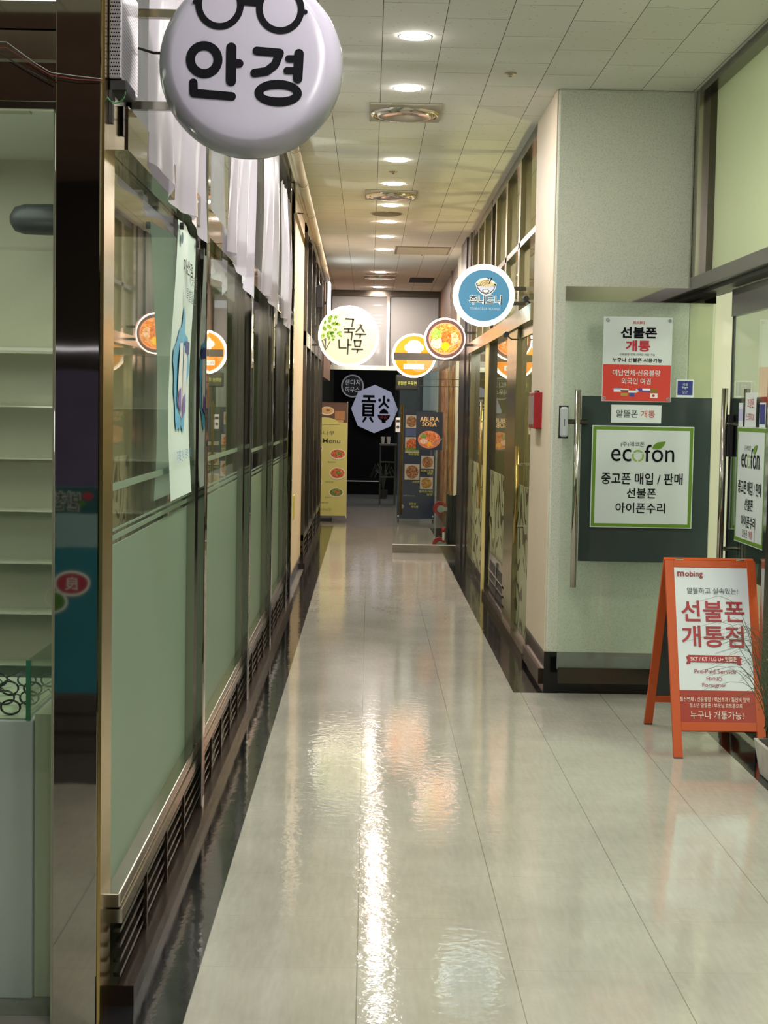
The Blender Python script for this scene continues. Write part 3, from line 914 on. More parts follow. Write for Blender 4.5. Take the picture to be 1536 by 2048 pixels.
# pipe bundle along the left ceiling corner
pp = thing('pipe_bundle', 'beige wrapped pipe bundle running along the ceiling corner', 'pipe', (-0.53, 13.5, 3.2))
pts = [(-0.535, 8.3, 3.335), (-0.53, 10.65, 3.325), (-0.53, 13.9, 3.25), (-0.53, 16.5, 3.19), (-0.53, 18.9, 3.13)]
B().tube(pts, 0.034, 14).obj('duct', mat('beige_wrap', '#b3a487', 0.55, var=0.12, scale=10), pp, smooth=True)
B().tube([(p[0] - 0.045, p[1], p[2] + 0.012) for p in pts], 0.02, 10).obj('thin_pipe', mat('pale_wrap', '#b9ac93', 0.5), pp, smooth=True)
for y, z in ((10.6, 3.327), (12.0, 3.294), (13.6, 3.257), (15.4, 3.215), (17.3, 3.17)):
    B().lathe([(0.038, -0.02), (0.038, 0.02)], (-0.53, y, z), axis='y', seg=16).obj('clamp', BEIGEMETAL, pp)
    B().tube([(-0.53, y, z), (-0.65, y, z + 0.01)], 0.006, 6).obj('bracket', DARKSTEEL, pp)

cbx = thing('loudspeaker', 'small black box speaker fixed high on the dark glass front', 'speaker', (-0.6, 18.4, 2.75))
B().box(-0.64, -0.565, 18.3, 18.5, 2.76, 3.02).obj('cabinet', BLACK, cbx, bevel=0.006)
B().box(-0.63, -0.575, 18.295, 18.30, 2.78, 3.0).obj('grille', mat('dark_grille', '#1d1d20', 0.8), cbx)
B().tube([(-0.60, 18.42, 3.02), (-0.63, 18.42, 3.12), (-0.66, 18.42, 3.12)], 0.008).obj('bracket', DARKSTEEL, cbx)
lb = thing('lightbox_sign', 'slim square lightbox glowing white, seen edge-on below the pipe end', 'sign', (-0.52, 19.2, 2.63))
B().box(-0.55, -0.525, 18.95, 19.45, 2.62, 3.12).obj('casing', DARKSTEEL, lb)
B().box(-0.525, -0.50, 18.95, 19.45, 2.62, 3.12).obj('lit_panel', mat('cool_white_glow', '#e8f4fa', 0.4, emit=6.0), lb)
B().box(-0.65, -0.55, 19.15, 19.2, 2.85, 2.89).obj('bracket', DARKSTEEL, lb)


# ================================================================ ROUND PROJECTING SIGNS
def light_sign(name, label, c, R, depth, rim_mat, arm=None, arm_m=DARKSTEEL, seg=56, glow=None):
    t = thing(name, label, 'sign', c)
    B().lathe([(R - 0.012, 0.0), (R, 0.012), (R, depth - 0.012), (R - 0.012, depth)], axis='y', seg=seg).obj('light_box', rim_mat, t, local=True, smooth=False)
    if glow is not None:
        B().lathe([(R + 0.0012, 0.014), (R + 0.0012, depth - 0.014)], axis='y', seg=seg, cap=False).obj('added_glow_band', glow, t, local=True)  # emissive band added round the box to brighten nearby ceiling and walls
    if arm:
        for z in arm[2]:
            B().box(min(arm[0], arm[1]), max(arm[0], arm[1]), depth * 0.4, depth * 0.4 + 0.03, z - 0.012, z + 0.012).obj('bracket', arm_m, t, local=True)
    return t


# --- big eyewear sign
ANCH = mat('white_acrylic_dome', '#aaa7b6', 0.16, var=0.02, spec=0.5, coat=0.2)
an = thing('round_sign', 'big unlit white round sign with black spectacles over two Korean syllables', 'sign', (-0.339, 4.27, 2.527))
R = 0.251
prof = [(0.001, -0.005), (0.18, -0.005), (0.206, -0.0045), (0.214, -0.003), (0.226, 0.006), (0.238, 0.02), (0.246, 0.04), (0.2505, 0.062), (0.2515, 0.075), (0.247, 0.085), (0.238, 0.09)]
B().lathe(prof, axis='y', seg=72).obj('acrylic_dome', ANCH, an, local=True, smooth=True)
B().lathe([(0.236, 0.088), (0.236, 0.125)], axis='y', seg=48).obj('back_casing', mat('grey_back_casing', '#b9b9b4', 0.3, 0.4), an, local=True)
s = 4.262 / 3118.0
fr = (500.0, 126.0, s)
Z0 = -0.0065
NST = [0]


def bar(bd, x0, y0, x1, y1, wd, yy=Z0):
    """Rounded stroke between two picture-style points on the sign."""
    NST[0] += 1
    yy -= 0.00004 * NST[0]
    p0 = Vector(((x0 - fr[0]) * s, -(y0 - fr[1]) * s)); p1 = Vector(((x1 - fr[0]) * s, -(y1 - fr[1]) * s))
    d = p1 - p0
    a = math.atan2(d.y, d.x)
    hw = wd * s / 2
    pts = []
    for k in range(9):
        t = a - PI / 2 + PI * k / 8
        pts.append((p1.x + hw * math.cos(t), p1.y + hw * math.sin(t)))
    for k in range(9):
        t = a + PI / 2 + PI * k / 8
        pts.append((p0.x + hw * math.cos(t), p0.y + hw * math.sin(t)))
    bd.poly(pts, yy)


def bigring(bd, cx, cy, rx, ry, wd, yy=Z0):
    n = 40
    for i in range(n):
        t0, t1 = 2 * PI * i / n, 2 * PI * (i + 1) / n
        q = []
        for (k, t) in ((-1, t0), (1, t0), (1, t1), (-1, t1)):
            q.append((((cx + (rx + k * wd / 2) * math.cos(t)) - fr[0]) * s, -((cy + (ry + k * wd / 2) * math.sin(t)) - fr[1]) * s))
        bd.poly(q, yy)


g = B()
bigring(g, 441, 20, 41, 42, 13.2); bigring(g, 560, 26, 41, 42, 13.2)
bar(g, 484, 14, 517, 16, 13.2); bar(g, 393, 16, 402, 17, 9.6); bar(g, 601, 30, 609, 31, 9.6)
g.obj('spectacles_emblem', INK, an, local=True)
k1 = B()     # first syllable
bigring(k1, 412, 127, 27, 27, 18.0)
bar(k1, 465, 103, 465, 167, 20.4); bar(k1, 472, 133, 481, 133, 16.8)
bar(k1, 391, 172, 392, 190, 16.8); bar(k1, 392, 192, 467, 197, 16.8)
k1.obj('lettering', INK, an, local=True)
k2 = B()     # second syllable
bar(k2, 515, 108, 560, 111, 16.8); bar(k2, 560, 112, 551, 134, 16.8); bar(k2, 551, 134, 535, 147, 16.8); bar(k2, 535, 147, 511, 151, 16.8)
bar(k2, 598, 112, 596, 160, 19.2); bar(k2, 578, 122, 594, 122, 14.4); bar(k2, 575, 145, 592, 145, 14.4)
bigring(k2, 558, 189, 38, 17, 18.0)
k2.obj('lettering', INK, an, local=True)
for z in (0.145, -0.105):
    B().box(-0.35, -0.19, 0.10, 0.125, z - 0.011, z + 0.011).obj('bracket_arm', STEEL, an, local=True)
B().box(-0.345, -0.33, 0.10, 0.125, -0.14, 0.22).obj('bracket_post', DARKSTEEL, an, local=True)
B().tube([(-0.335, 0.11, 0.09), (-0.315, 0.10, 0.05), (-0.27, 0.09, 0.035), (-0.24, 0.09, 0.035)], 0.004, 6).obj('power_lead', BLACK, an, local=True)

# --- noodle shop sign
KR = mat('glowing_white_rim', '#f6fff2', 0.4, var=0.0, emit=2.2)
ku = light_sign('round_sign', 'glowing round white sign with green tree and four brush-written Korean syllables', (-0.238, 17.0, 2.375), 0.327, 0.12, KR, (-0.33, -0.45, (-0.1, 0.1)), glow=mat('white_added_glow', '#ffe6cc', 0.4, var=0.0, emit=13.0))
M, nt, b = node_mat('glowing_pale_green_face')
N = nt.nodes.new
tc = N('ShaderNodeTexCoord')
mp = N('ShaderNodeMapping'); mp.inputs['Location'].default_value = (0, 0, 0)
nt.links.new(tc.outputs['Object'], mp.inputs[0])
nn = N('ShaderNodeTexNoise'); nn.inputs['Scale'].default_value = 2.5
nt.links.new(mp.outputs[0], nn.inputs['Vector'])
cr = N('ShaderNodeValToRGB')
cr.color_ramp.elements[0].position = 0.35; cr.color_ramp.elements[0].color = (*lin('#c9ccac'), 1)
cr.color_ramp.elements[1].position = 0.65; cr.color_ramp.elements[1].color = (*lin('#d6dab0'), 1)
nt.links.new(nn.outputs['Fac'], cr.inputs[0]); nt.links.new(cr.outputs[0], b.inputs['Base Color'])
lit(M, 0.36)
B().disc(0, 0, 0.302, -0.002, seg=56).obj('face', M, ku, local=True)
s2 = 0.327 / 0.665 / 1000.0        # sign drawing units: 1330 across
fk = (738, 797, s2)
KINK = mat('olive_black_ink', '#3b3d33', 0.5)


def stroke(par, segs, fr_, wd, material, y=-0.004, name='lettering'):
    bd = B()
    cx, cy, sc = fr_
    for (x0, y0, x1, y1) in segs:
        p0 = Vector(((x0 - cx) * sc, -(y0 - cy) * sc)); p1 = Vector(((x1 - cx) * sc, -(y1 - cy) * sc))
        d = (p1 - p0).normalized()
        nrm = Vector((-d.y, d.x)) * wd * sc / 2
        e = d * wd * sc * 0.3
        bd.poly([tuple(p0 - e - nrm), tuple(p1 + e - nrm * 0.8), tuple(p1 + e + nrm * 0.8), tuple(p0 - e + nrm)], y)
    return bd.obj(name, material, par, local=True)


stroke(ku, [(670, 420, 845, 430), (835, 430, 808, 590), (635, 640, 865, 640), (740, 650, 740, 715), (655, 715, 820, 715), (815, 725, 800, 885)], fk, 42, KINK)
stroke(ku, [(990, 545, 1025, 570), (1005, 590, 900, 705), (1020, 620, 1080, 705), (895, 755, 1115, 755), (1000, 765, 990, 835)], fk, 42, KINK)
stroke(ku, [(530, 885, 540, 1050), (540, 1060, 690, 1060), (735, 870, 722, 1195), (735, 995, 800, 995)], fk, 42, KINK)
stroke(ku, [(870, 890, 885, 1020), (865, 895, 1015, 895), (1012, 895, 995, 1020), (885, 1025, 1000, 1025), (820, 1085, 1055, 1088), (945, 1095, 930, 1165)], fk, 40, KINK)
stroke(ku, [(235, 860, 235, 1110), (335, 920, 250, 1090), (200, 880, 235, 930), (160, 900, 215, 1060)], fk, 26, mat('grey_brown_ink', '#6d6a58', 0.5), name='tree_trunk')
lf = B()
for (lx, ly, rr, an_) in ((330, 390, 62, 20), (450, 390, 55, 50), (325, 460, 55, 70), (215, 500, 45, 80), (430, 530, 75, 10), (500, 540, 50, -10), (310, 600, 65, -40), (205, 640, 60, -60),
                          (440, 660, 50, -20), (330, 730, 70, 10), (175, 800, 60, 60), (280, 790, 50, 90), (380, 740, 55, 30), (400, 810, 55, -20), (315, 850, 45, 80), (395, 880, 40, 10), (530, 730, 60, 30), (560, 790, 45, -40)):
    a = math.radians(an_)
    pts = []
    for i in range(14):
        t = 2 * PI * i / 14
        x, y = rr * math.cos(t), 0.58 * rr * math.sin(t)
        pts.append(((lx + x * math.cos(a) - y * math.sin(a) - fk[0]) * s2, -(ly - x * math.sin(a) - y * math.cos(a) - fk[1]) * s2))
    lf.poly(pts, -0.004)
lf.obj('tree_leaves', lit(food_material('leaf_print', '#3f6b22', '#6f9b2b', '#a9c24a', 26)[0], 0.35), ku, local=True)

# --- blue sign
hu = light_sign('round_sign', 'glowing round blue sign with a noodle bowl above white Korean lettering', (0.762, 10.6, 2.376), 0.2065, 0.10, mat('glowing_mint_rim', '#f2fff8', 0.4, var=0.0, emit=1.8), (0.2, 0.29, (-0.05, 0.05)), glow=mat('mint_added_glow', '#eef8f4', 0.4, var=0.0, emit=4.0))
B().disc(0, -0.003, 0.173, -0.002, seg=56).obj('face', mat('glowing_blue_face', '#4f8fb4', 0.4, var=0.05, emit=0.5), hu, local=True)
fh = (745, 767, 0.2065 / 672)
BW = mat('glowing_white_print', '#f0efe6', 0.5, emit=0.6)
INKL = mat('navy_black_print', '#221a26', 0.5)


def fpts(fr_, pts):
    return [((x - fr_[0]) * fr_[2], -(y - fr_[1]) * fr_[2]) for x, y in pts]


bw = B()
bw.poly(fpts(fh, [(545, 520), (640, 420), (780, 390), (900, 430), (1020, 520), (985, 650), (900, 745), (790, 785), (680, 745), (590, 650)]), -0.003)
bw.obj('emblem_outline', BW, hu, local=True)
bk = B()
bk.poly(fpts(fh, [(560, 520), (1005, 520), (970, 640), (895, 720), (785, 758), (690, 720), (605, 640)]), -0.004)
bk.obj('bowl_outline', INKL, hu, local=True)
bk = B()
bk.poly(fpts(fh, [(590, 575), (980, 575), (950, 640), (880, 705), (785, 738), (700, 705), (630, 640)]), -0.005)
bk.obj('bowl_print', mat('glowing_lilac_white', '#d9dcee', 0.5, emit=0.55), hu, local=True)
bk = B()
bk.poly(fpts(fh, [(580, 555), (640, 470), (760, 425), (880, 455), (985, 560), (800, 595)]), -0.006)
bk.obj('noodle_print', mat('glowing_noodle_yellow', '#e3cf9a', 0.5, emit=0.5), hu, local=True)
bk = B()
for q in range(3):
    bk.ring((790 - fh[0]) * fh[2], -(590 - fh[1]) * fh[2], (60 + 40 * q) * fh[2], (68 + 40 * q) * fh[2], -0.007, seg=16, a0=PI * 0.35, a1=PI * 0.95)
bk.obj('noodle_lines', mat('brown_print', '#6b4a2c', 0.5), hu, local=True)
stroke(hu, [(830, 400, 830, 460), (905, 395, 850, 520)], fh, 26, INKL, y=-0.0075, name='chopsticks')
bk = B(); bk.disc((780 - fh[0]) * fh[2], -(680 - fh[1]) * fh[2], 80 * fh[2], -0.0056, 44 * fh[2], seg=24)
bk.obj('oval_outline', INKL, hu, local=True)
bk = B(); bk.disc((780 - fh[0]) * fh[2], -(680 - fh[1]) * fh[2], 66 * fh[2], -0.0064, 32 * fh[2], seg=24)
bk.obj('oval_patch', BW, hu, local=True)
frame_text(hu, fh, '후니도니', (418, 1140, 765, 985), BW, y=-0.003, bold=0.06)
frame_text(hu, fh, '후니도니', (428, 1135, 775, 975), INKL, y=-0.0045, bold=0.008)
frame_text(hu, fh, 'TONKATSU & NOODLE', (440, 1095, 1040, 1090), mat('glowing_pale_print', '#c5d6d8', 0.5, emit=0.4), y=-0.003)

# --- bowl sign and orange sign
bo = light_sign('round_sign', 'glowing round sign showing a noodle bowl with egg yolk and greens', (0.728, 15.3, 2.291), 0.2, 0.10, mat('glowing_white_edge', '#fff4f0', 0.4, var=0.0, emit=2.2), (0.19, 0.30, (-0.06, 0.06)), glow=mat('pink_added_glow', '#ffd2bc', 0.4, var=0.0, emit=13.0))
B().disc(0.003, -0.003, 0.187, -0.002, seg=48).obj('face', mat('glowing_brown_face', '#6a4a42', 0.4, emit=0.6), bo, local=True)
B().disc(0.003, -0.003, 0.162, -0.003, 0.155, seg=48).obj('bowl_rim', mat('glowing_pink_bowl', '#f0a07c', 0.4, emit=0.9), bo, local=True)
B().disc(0.003, -0.001, 0.150, -0.004, 0.142, seg=48).obj('noodles', lit(food_material('glowing_noodles', '#d2560f', '#f09030', '#f7c070', 45)[0], 0.95), bo, local=True)
B().disc(-0.085, 0.045, 0.045, -0.005, 0.06, seg=20).obj('greens', lit(food_material('glowing_greens', '#5c8f1e', '#9acb3a', '#d6e88a', 60)[0], 0.9), bo, local=True)
B().disc(-0.075, -0.045, 0.062, -0.005, 0.055, seg=20).obj('sprouts', lit(food_material('glowing_sprouts', '#d8a878', '#f3d9b0', '#fff0d8', 60)[0], 0.9), bo, local=True)
B().disc(0.085, 0.005, 0.05, -0.005, 0.05, seg=20).obj('sprouts', lit(food_material('glowing_sprouts_warm', '#e08a4a', '#f3c08a', '#fbe0b8', 60)[0], 0.9), bo, local=True)
B().disc(0.015, 0.0, 0.05, -0.0055, 0.075, seg=20).obj('meat', lit(food_material('glowing_meat', '#c23a10', '#e87a2a', '#f2a050', 50)[0], 0.9), bo, local=True)
B().disc(0.005, -0.075, 0.042, -0.006, 0.04, seg=24).obj('egg_yolk', mat('glowing_yolk', '#f9c400', 0.4, emit=1.0), bo, local=True)
bs = B(); bs.poly([(0.03, -0.095), (0.155, -0.028), (0.16, -0.02), (0.035, -0.082)], -0.0065)
bs.obj('spoon', mat('glowing_grey_spoon', '#c9b9b4', 0.4, emit=0.6), bo, local=True)

og = light_sign('round_sign', 'glowing round orange sign with a white chef hat and white name strip', (0.492, 17.55, 2.195), 0.245, 0.10, mat('glowing_white_band', '#fff6ea', 0.4, var=0.0, emit=2.2), (0.24, 0.55, (0.0,)), glow=mat('pink_added_glow', '#ffd2bc', 0.4, var=0.0, emit=13.0))
B().disc(0, 0, 0.222, -0.002, seg=48).obj('face', mat('glowing_orange_face', '#f08a10', 0.4, emit=0.95, var=0.03), og, local=True)
ch = B()
ch.disc(0, 0.125, 0.075, -0.004, 0.05); ch.disc(-0.072, 0.09, 0.038, -0.0042); ch.disc(0.072, 0.09, 0.038, -0.0043)
ch.poly([(-0.072, 0.01), (0.072, 0.01), (0.078, 0.11), (-0.078, 0.11)], -0.0044)
ch.obj('chef_hat_emblem', mat('glowing_white_print_warm', '#fff2ea', 0.5, emit=1.0), og, local=True)
bx = B(); bx.box(-0.115, 0.115, -0.006, -0.003, -0.15, -0.095)
bx.obj('name_strip', mat('glowing_white_print_warm', '#fff2ea', 0.5, emit=1.0), og, local=True)
text(og, '마제소바', -0.098, 0.098, -0.142, -0.103, mat('pale_grey_print', '#a49a98', 0.5, emit=0.35), y=-0.0075)

hs = thing('hanging_sign', 'small black rounded sign with yellow Korean lettering under the orange sign', 'sign', (0.425, 17.75, 1.81))
B().box(-0.13, 0.13, 0, 0.04, 0.0, 0.17).obj('plate', mat('charcoal_sign_plate', '#26262a', 0.4), hs, local=True, bevel=0.015)
text(hs, '양화쌍 주옥면', -0.105, 0.105, 0.055, 0.10, mat('yellow_print', '#d7dc6a', 0.5, emit=0.35), y=-0.003)
for z in (0.05, 0.13):
    B().tube([(0.12, 0.02, z), (0.604, 0.02, z)], 0.0035).obj('side_arm', BLACK, hs, local=True)

# --- octagon and ring signs on the black wall
bwall = struct(B().box(-0.66, 0.52, 28.9, 29.0, 0, 2.9).obj('wall_black', mat('black_shop_wall', '#020203', 0.7, spec=0.15)), 'black wall at the very end carrying the octagon sign', 'wall')
B().box(-0.45, 0.2, 28.86, 28.9, 0.238, 0.254).obj('steel_line', WHITE, bwall)
oc = thing('octagon_sign', 'grey lilac octagon sign with two bold black Chinese characters', 'sign', (0.097, 28.79, 1.584))
LIL = mat('lilac_grey_panel', '#a5a7bd', 0.5, var=0.03, emit=0.30)
pts = [(0.43 * math.sin(2 * PI * i / 8), 0.445 * math.cos(2 * PI * i / 8)) for i in range(8)]
B().poly(pts[::-1], 0, 0.04).obj('panel', LIL, oc, local=True)
fo = (978, 967, 0.43 / 505)
gl = B()


def orr(bd, x0, x1, y0, y1, yy=-0.004):
    q = fpts(fo, [(x0, y1), (x1, y1), (x1, y0), (x0, y0)])
    bd.poly(q, yy)


orr(gl, 730, 975, 670, 722); orr(gl, 830, 885, 722, 775); orr(gl, 700, 1010, 775, 828)
orr(gl, 718, 972, 850, 900); orr(gl, 718, 972, 922, 975); orr(gl, 718, 972, 1000, 1050); orr(gl, 718, 972, 1075, 1130)
orr(gl, 718, 770, 850, 1130); orr(gl, 920, 972, 850, 1130)
gl.obj('lettering', INK, oc, local=True)
stroke(oc, [(790, 1160, 740, 1240), (890, 1160, 940, 1240)], fo, 52, INK)
stroke(oc, [(1180, 690, 1180, 830), (1180, 830, 1085, 925), (1180, 830, 1270, 925)], fo, 52, INK)
def odisc(name, cx, cy, rx, rz, **k):
    bd_ = B(); bd_.disc((cx - fo[0]) * fo[2], -(cy - fo[1]) * fo[2], rx * fo[2], -0.004, rz * fo[2], **k)
    return bd_.obj(name, INK, oc, local=True)


odisc('flame_dot', 1088, 773, 33, 33); odisc('flame_dot', 1273, 773, 33, 33)
odisc('rice_emblem', 1182, 1065, 98, 95, a0=0, a1=PI)
odisc('bowl_emblem', 1182, 1090, 135, 130, a0=PI, a1=2 * PI)
g2 = B(); g2.poly(fpts(fo, [(1150, 990), (1182, 945), (1215, 990)]), -0.0041); g2.obj('rice_tip', INK, oc, local=True)
g2 = B(); orr(g2, 1140, 1225, 1200, 1262); g2.obj('bowl_foot', INK, oc, local=True)
text(oc, '공감', (1095 - fo[0]) * fo[2], (1265 - fo[0]) * fo[2], -(1175 - fo[1]) * fo[2], -(1105 - fo[1]) * fo[2], mat('dull_red_print', '#8a3038', 0.5, emit=0.2), y=-0.006)
rg = thing('ring_sign', 'small round black sign with a grey ring above the octagon', 'sign', (-0.315, 28.845, 1.999))
B().disc(0, 0, 0.2, 0, depth=0.05).obj('disc', mat('black_disc', '#0b0b0d', 0.5), rg, local=True)
B().ring(0, 0, 0.185, 0.21, -0.004, 0.02).obj('ring', mat('grey_glow_ring', '#8e8d94', 0.5, emit=0.25), rg, local=True)
GW = mat('grey_white_print', '#b9bcc4', 0.5, emit=0.3)
text(rg, '샌다치', -0.14, 0.14, 0.015, 0.12, GW, y=-0.004)
text(rg, '하우스', -0.135, 0.13, -0.115, -0.01, GW, y=-0.004)


# ================================================================ BANNERS, POSTERS
def flat(par, x0, x1, z0, z1, material, y, name='printed_area'):
    b = B(); b.poly([(x0, z0), (x1, z0), (x1, z1), (x0, z1)], y)
    return b.obj(name, material, par, local=True)


def dish(par, cx, cz, rx, rz, mats_, y=-0.004):
    p = B().disc(cx, cz, rx, y, rz, seg=28).obj('bowl_picture', mats_[0], par, local=True)
    B().disc(cx, cz + rz * 0.06, rx * 0.86, y - 0.001, rz * 0.8, seg=24).obj('soup_picture', mats_[1], p, local=True)
    B().disc(cx + rx * 0.1, cz + rz * 0.15, rx * 0.3, y - 0.002, rz * 0.3, seg=14).obj('garnish_picture', mats_[2], p, local=True)
    return p


BOWLW = mat('bowl_cream_print', '#e6d8bc', 0.5)
SOUPR = food_material('red_soup_print', '#8a2c12', '#c55a25', '#e0a065', 45)[0]
SOUPB = food_material('brown_dish_print', '#55301c', '#8a5a35', '#b99468', 45)[0]
VEG = food_material('green_garnish_print', '#2f5a20', '#5d8030', '#a4a050', 60)[0]
YEL = mat('yellow_green_banner', '#c8c774', 0.55, var=0.03)
OLV = mat('olive_print', '#4d4a24', 0.5)
yb = thing('menu_banner', 'yellow green standing menu banner cut off by the dark glass wall', 'banner', (-0.60, 21.9, 0))
B().box(-0.30, 0.30, 0, 0.012, 0.08, 1.67).obj('sheet', YEL, yb, local=True)
flat(yb, -0.30, 0.30, 1.39, 1.67, mat('dark_wood_print', '#5a4232', 0.5, var=0.25, scale=8), -0.002, 'photo_print')
dish(yb, 0.01, 1.55, 0.10, 0.06, (BOWLW, mat('broth_print', '#c9a66a', 0.5), SOUPB), -0.004)
flat(yb, 0.12, 0.26, 1.43, 1.55, mat('tray_print', '#a87848', 0.5), -0.0035, 'tray_picture')
flat(yb, -0.30, 0.24, 1.39, 1.425, mat('table_print', '#c49c64', 0.5), -0.003, 'table_picture')
B().disc(-0.03, 1.36, 0.22, -0.005, 0.10, seg=30, a0=0, a1=PI).obj('arch_print', YEL, yb, local=True)
text(yb, '국수나무', -0.21, 0.12, 1.21, 1.27, OLV, y=-0.005)
text(yb, 'Best Menu', -0.28, 0.20, 1.10, 1.165, OLV, y=-0.005, bold=0.002)
for (cx, cz, rx, rz, so) in ((0.17, 0.945, 0.115, 0.075, SOUPR), (0.17, 0.675, 0.115, 0.085, SOUPR), (0.155, 0.405, 0.105, 0.068, VEG), (-0.14, 1.02, 0.1, 0.07, SOUPB), (-0.14, 0.80, 0.1, 0.07, SOUPR), (-0.14, 0.55, 0.1, 0.07, SOUPB)):
    dish(yb, cx, cz, rx, rz, (BOWLW, so, VEG if so is not VEG else SOUPR))
for (x0, x1, z, bd_) in ((0.03, 0.15, 0.825, '얼큰국수'), (0.0, 0.11, 0.545, '냉모밀'), (0.0, 0.08, 0.325, '돈까스'), (-0.05, 0.05, 0.255, '덮밥')):
    text(yb, bd_, x0, x1, z, z + 0.02, OLV, y=-0.005)
text(yb, '국수나무', -0.08, 0.09, 0.14, 0.19, mat('dull_olive_print', '#8f8f50', 0.5), y=-0.005)
B().box(0.292, 0.302, 0.012, 0.03, 0.05, 1.68).obj('stand_pole', WHITE, yb, local=True)
B().box(-0.30, 0.10, -0.08, 0.10, 0.0, 0.06).obj('stand_base', BLACK, yb, local=True, bevel=0.01)

NAVY = mat('navy_banner_cloth', '#1c2a44', 0.5, var=0.08, scale=4)
YPR = mat('lime_yellow_print', '#c9cc54', 0.5)
nb = thing('menu_banner', 'navy blue standing menu banner with square food photos behind the glass door', 'banner', (0.685, 22.0, 0))
B().box(-0.27, 0.26, 0, 0.012, 0.05, 1.58).obj('sheet', NAVY, nb, local=True)
PHW = mat('photo_white_plate', '#b9b5a8', 0.5)
for (x0, x1, z0, z1, so) in ((-0.17, 0.0, 1.33, 1.51, SOUPB), (-0.17, 0.03, 0.98, 1.20, SOUPR), (-0.17, 0.04, 0.60, 0.82, SOUPB), (0.06, 0.24, 0.76, 0.94, SOUPB), (0.05, 0.23, 0.47, 0.64, food_material('curry_print', '#6b4a14', '#a8802c', '#c8b070', 45)[0])):
    p = flat(nb, x0, x1, z0, z1, PHW, -0.003, 'food_photo')
    B().disc((x0 + x1) / 2, (z0 + z1) / 2, (x1 - x0) * 0.43, -0.004, (z1 - z0) * 0.43, seg=20).obj('dish_picture', so, p, local=True)
flat(nb, -0.17, 0.0, 1.21, 1.32, mat('blue_grey_print', '#4a5a86', 0.5), -0.003, 'blue_photo')
flat(nb, -0.17, 0.03, 1.00, 1.05, VEG, -0.006, 'greens_picture')
flat(nb, 0.06, 0.24, 1.04, 1.09, PHW, -0.003, 'food_photo')
for (x0, x1, z0, bd_) in ((-0.12, 0.03, 0.945, '차슈덮밥'), (-0.06, 0.04, 0.555, '소바면'), (0.06, 0.23, 0.715, '마파가지'), (0.15, 0.23, 0.68, '덮밥'), (0.04, 0.23, 0.42, '량카츠커리'), (0.15, 0.23, 0.38, '덮밥'), (-0.10, 0.0, 0.245, '양화쌍'), (-0.07, 0.03, 0.20, '주옥면')):
    text(nb, bd_, x0, x1, z0, z0 + 0.032, YPR, y=-0.004, bold=0.01)
text(nb, 'Self Service', -0.18, -0.02, 0.365, 0.385, PHW, y=-0.004)
B().disc(-0.20, 0.22, 0.032, -0.004, seg=8).obj('emblem', GREY, nb, local=True)
for x in (-0.25, 0.24):
    B().disc(x, 0.085, 0.012, -0.004, seg=12).obj('grommet', WHITE, nb, local=True)
    B().box(x - 0.01, x + 0.01, -0.05, 0.06, 0.0, 0.04).obj('stand_foot', BLACK, nb, local=True)

ab = thing('poster', 'dark navy poster of a noodle bowl taped to the corridor glass door', 'poster', (0.668, 17.25, 1.358))
B().box(-0.146, 0.146, 0, 0.004, -0.21, 0.21).obj('sheet', mat('dark_navy_paper', '#15202c', 0.4, var=0.05), ab, local=True)
TAN = mat('tan_print', '#cfae78', 0.5, emit=0.05)
text(ab, 'ABURA', -0.105, 0.105, 0.105, 0.155, TAN, y=-0.002, bold=0.02)
text(ab, 'SOBA', -0.08, 0.08, 0.05, 0.10, TAN, y=-0.002, bold=0.02)
B().disc(0.0, -0.095, 0.125, -0.002, 0.098, seg=36).obj('bowl_picture', mat('pink_bowl_print', '#b8705a', 0.5), ab, local=True)
B().disc(0.0, -0.093, 0.115, -0.003, 0.088, seg=36).obj('noodle_picture', food_material('noodle_print', '#8a3a10', '#c0662a', '#d69a62', 45)[0], ab, local=True)
B().disc(-0.065, -0.055, 0.035, -0.004, 0.03).obj('greens_picture', VEG, ab, local=True)
B().disc(-0.06, -0.115, 0.045, -0.004, 0.03).obj('sprout_picture', food_material('sprout_print', '#a8806a', '#c9a58f', '#dcc4b0', 60)[0], ab, local=True)
B().disc(0.005, -0.142, 0.026, -0.005, 0.024).obj('yolk_picture', mat('yolk_print', '#d39a10', 0.5), ab, local=True)
B().poly([(0.03, -0.155), (0.14, -0.09), (0.145, -0.08), (0.04, -0.14)], -0.005).obj('spoon_picture', GREY, ab, local=True)

# --- notices on the open door
ZD = 8.594
sD = ZD / 3118.0 / 6.98
rp = thing('poster', 'white and red prepaid phone poster with corner eyelets on the open door', 'poster', (1.468, ZD - 0.003, 1.893))
fp = (653, 690, sD)
hw, hh_ = 480 * sD, 587 * sD
B().box(-hw, hw, 0, 0.003, -hh_, hh_).obj('sheet', PAPER, rp, local=True)
flat(rp, -hw + 0.003, hw - 0.003, -hh_ + 0.003, -(765 - 690) * sD, mat('vermilion_print', '#bf3527', 0.45, var=0.04), -0.0012, 'red_panel')
frame_text(rp, fp, '프리티', (575, 742, 160, 205), RED, y=-0.0015, bold=0.015)
frame_text(rp, fp, '선불폰', (410, 916, 240, 396), INK, y=-0.0015, bold=0.035)
frame_text(rp, fp, '개통', (485, 830, 425, 580), RED, y=-0.0015, bold=0.035)
frame_text(rp, fp, '신용불량 연체 외국인 개통 가능', (405, 900, 605, 640), INKSOFT, y=-0.0015)
frame_text(rp, fp, '누구나 선불폰 사용가능', (305, 1000, 670, 732), INK, y=-0.0015, bold=0.02)
frame_text(rp, fp, '미납연체·신용불량', (315, 980, 835, 920), PAPER, y=-0.0025, bold=0.01)
frame_text(rp, fp, '외국인 여권', (440, 850, 950, 1035), PAPER, y=-0.0025, bold=0.01)
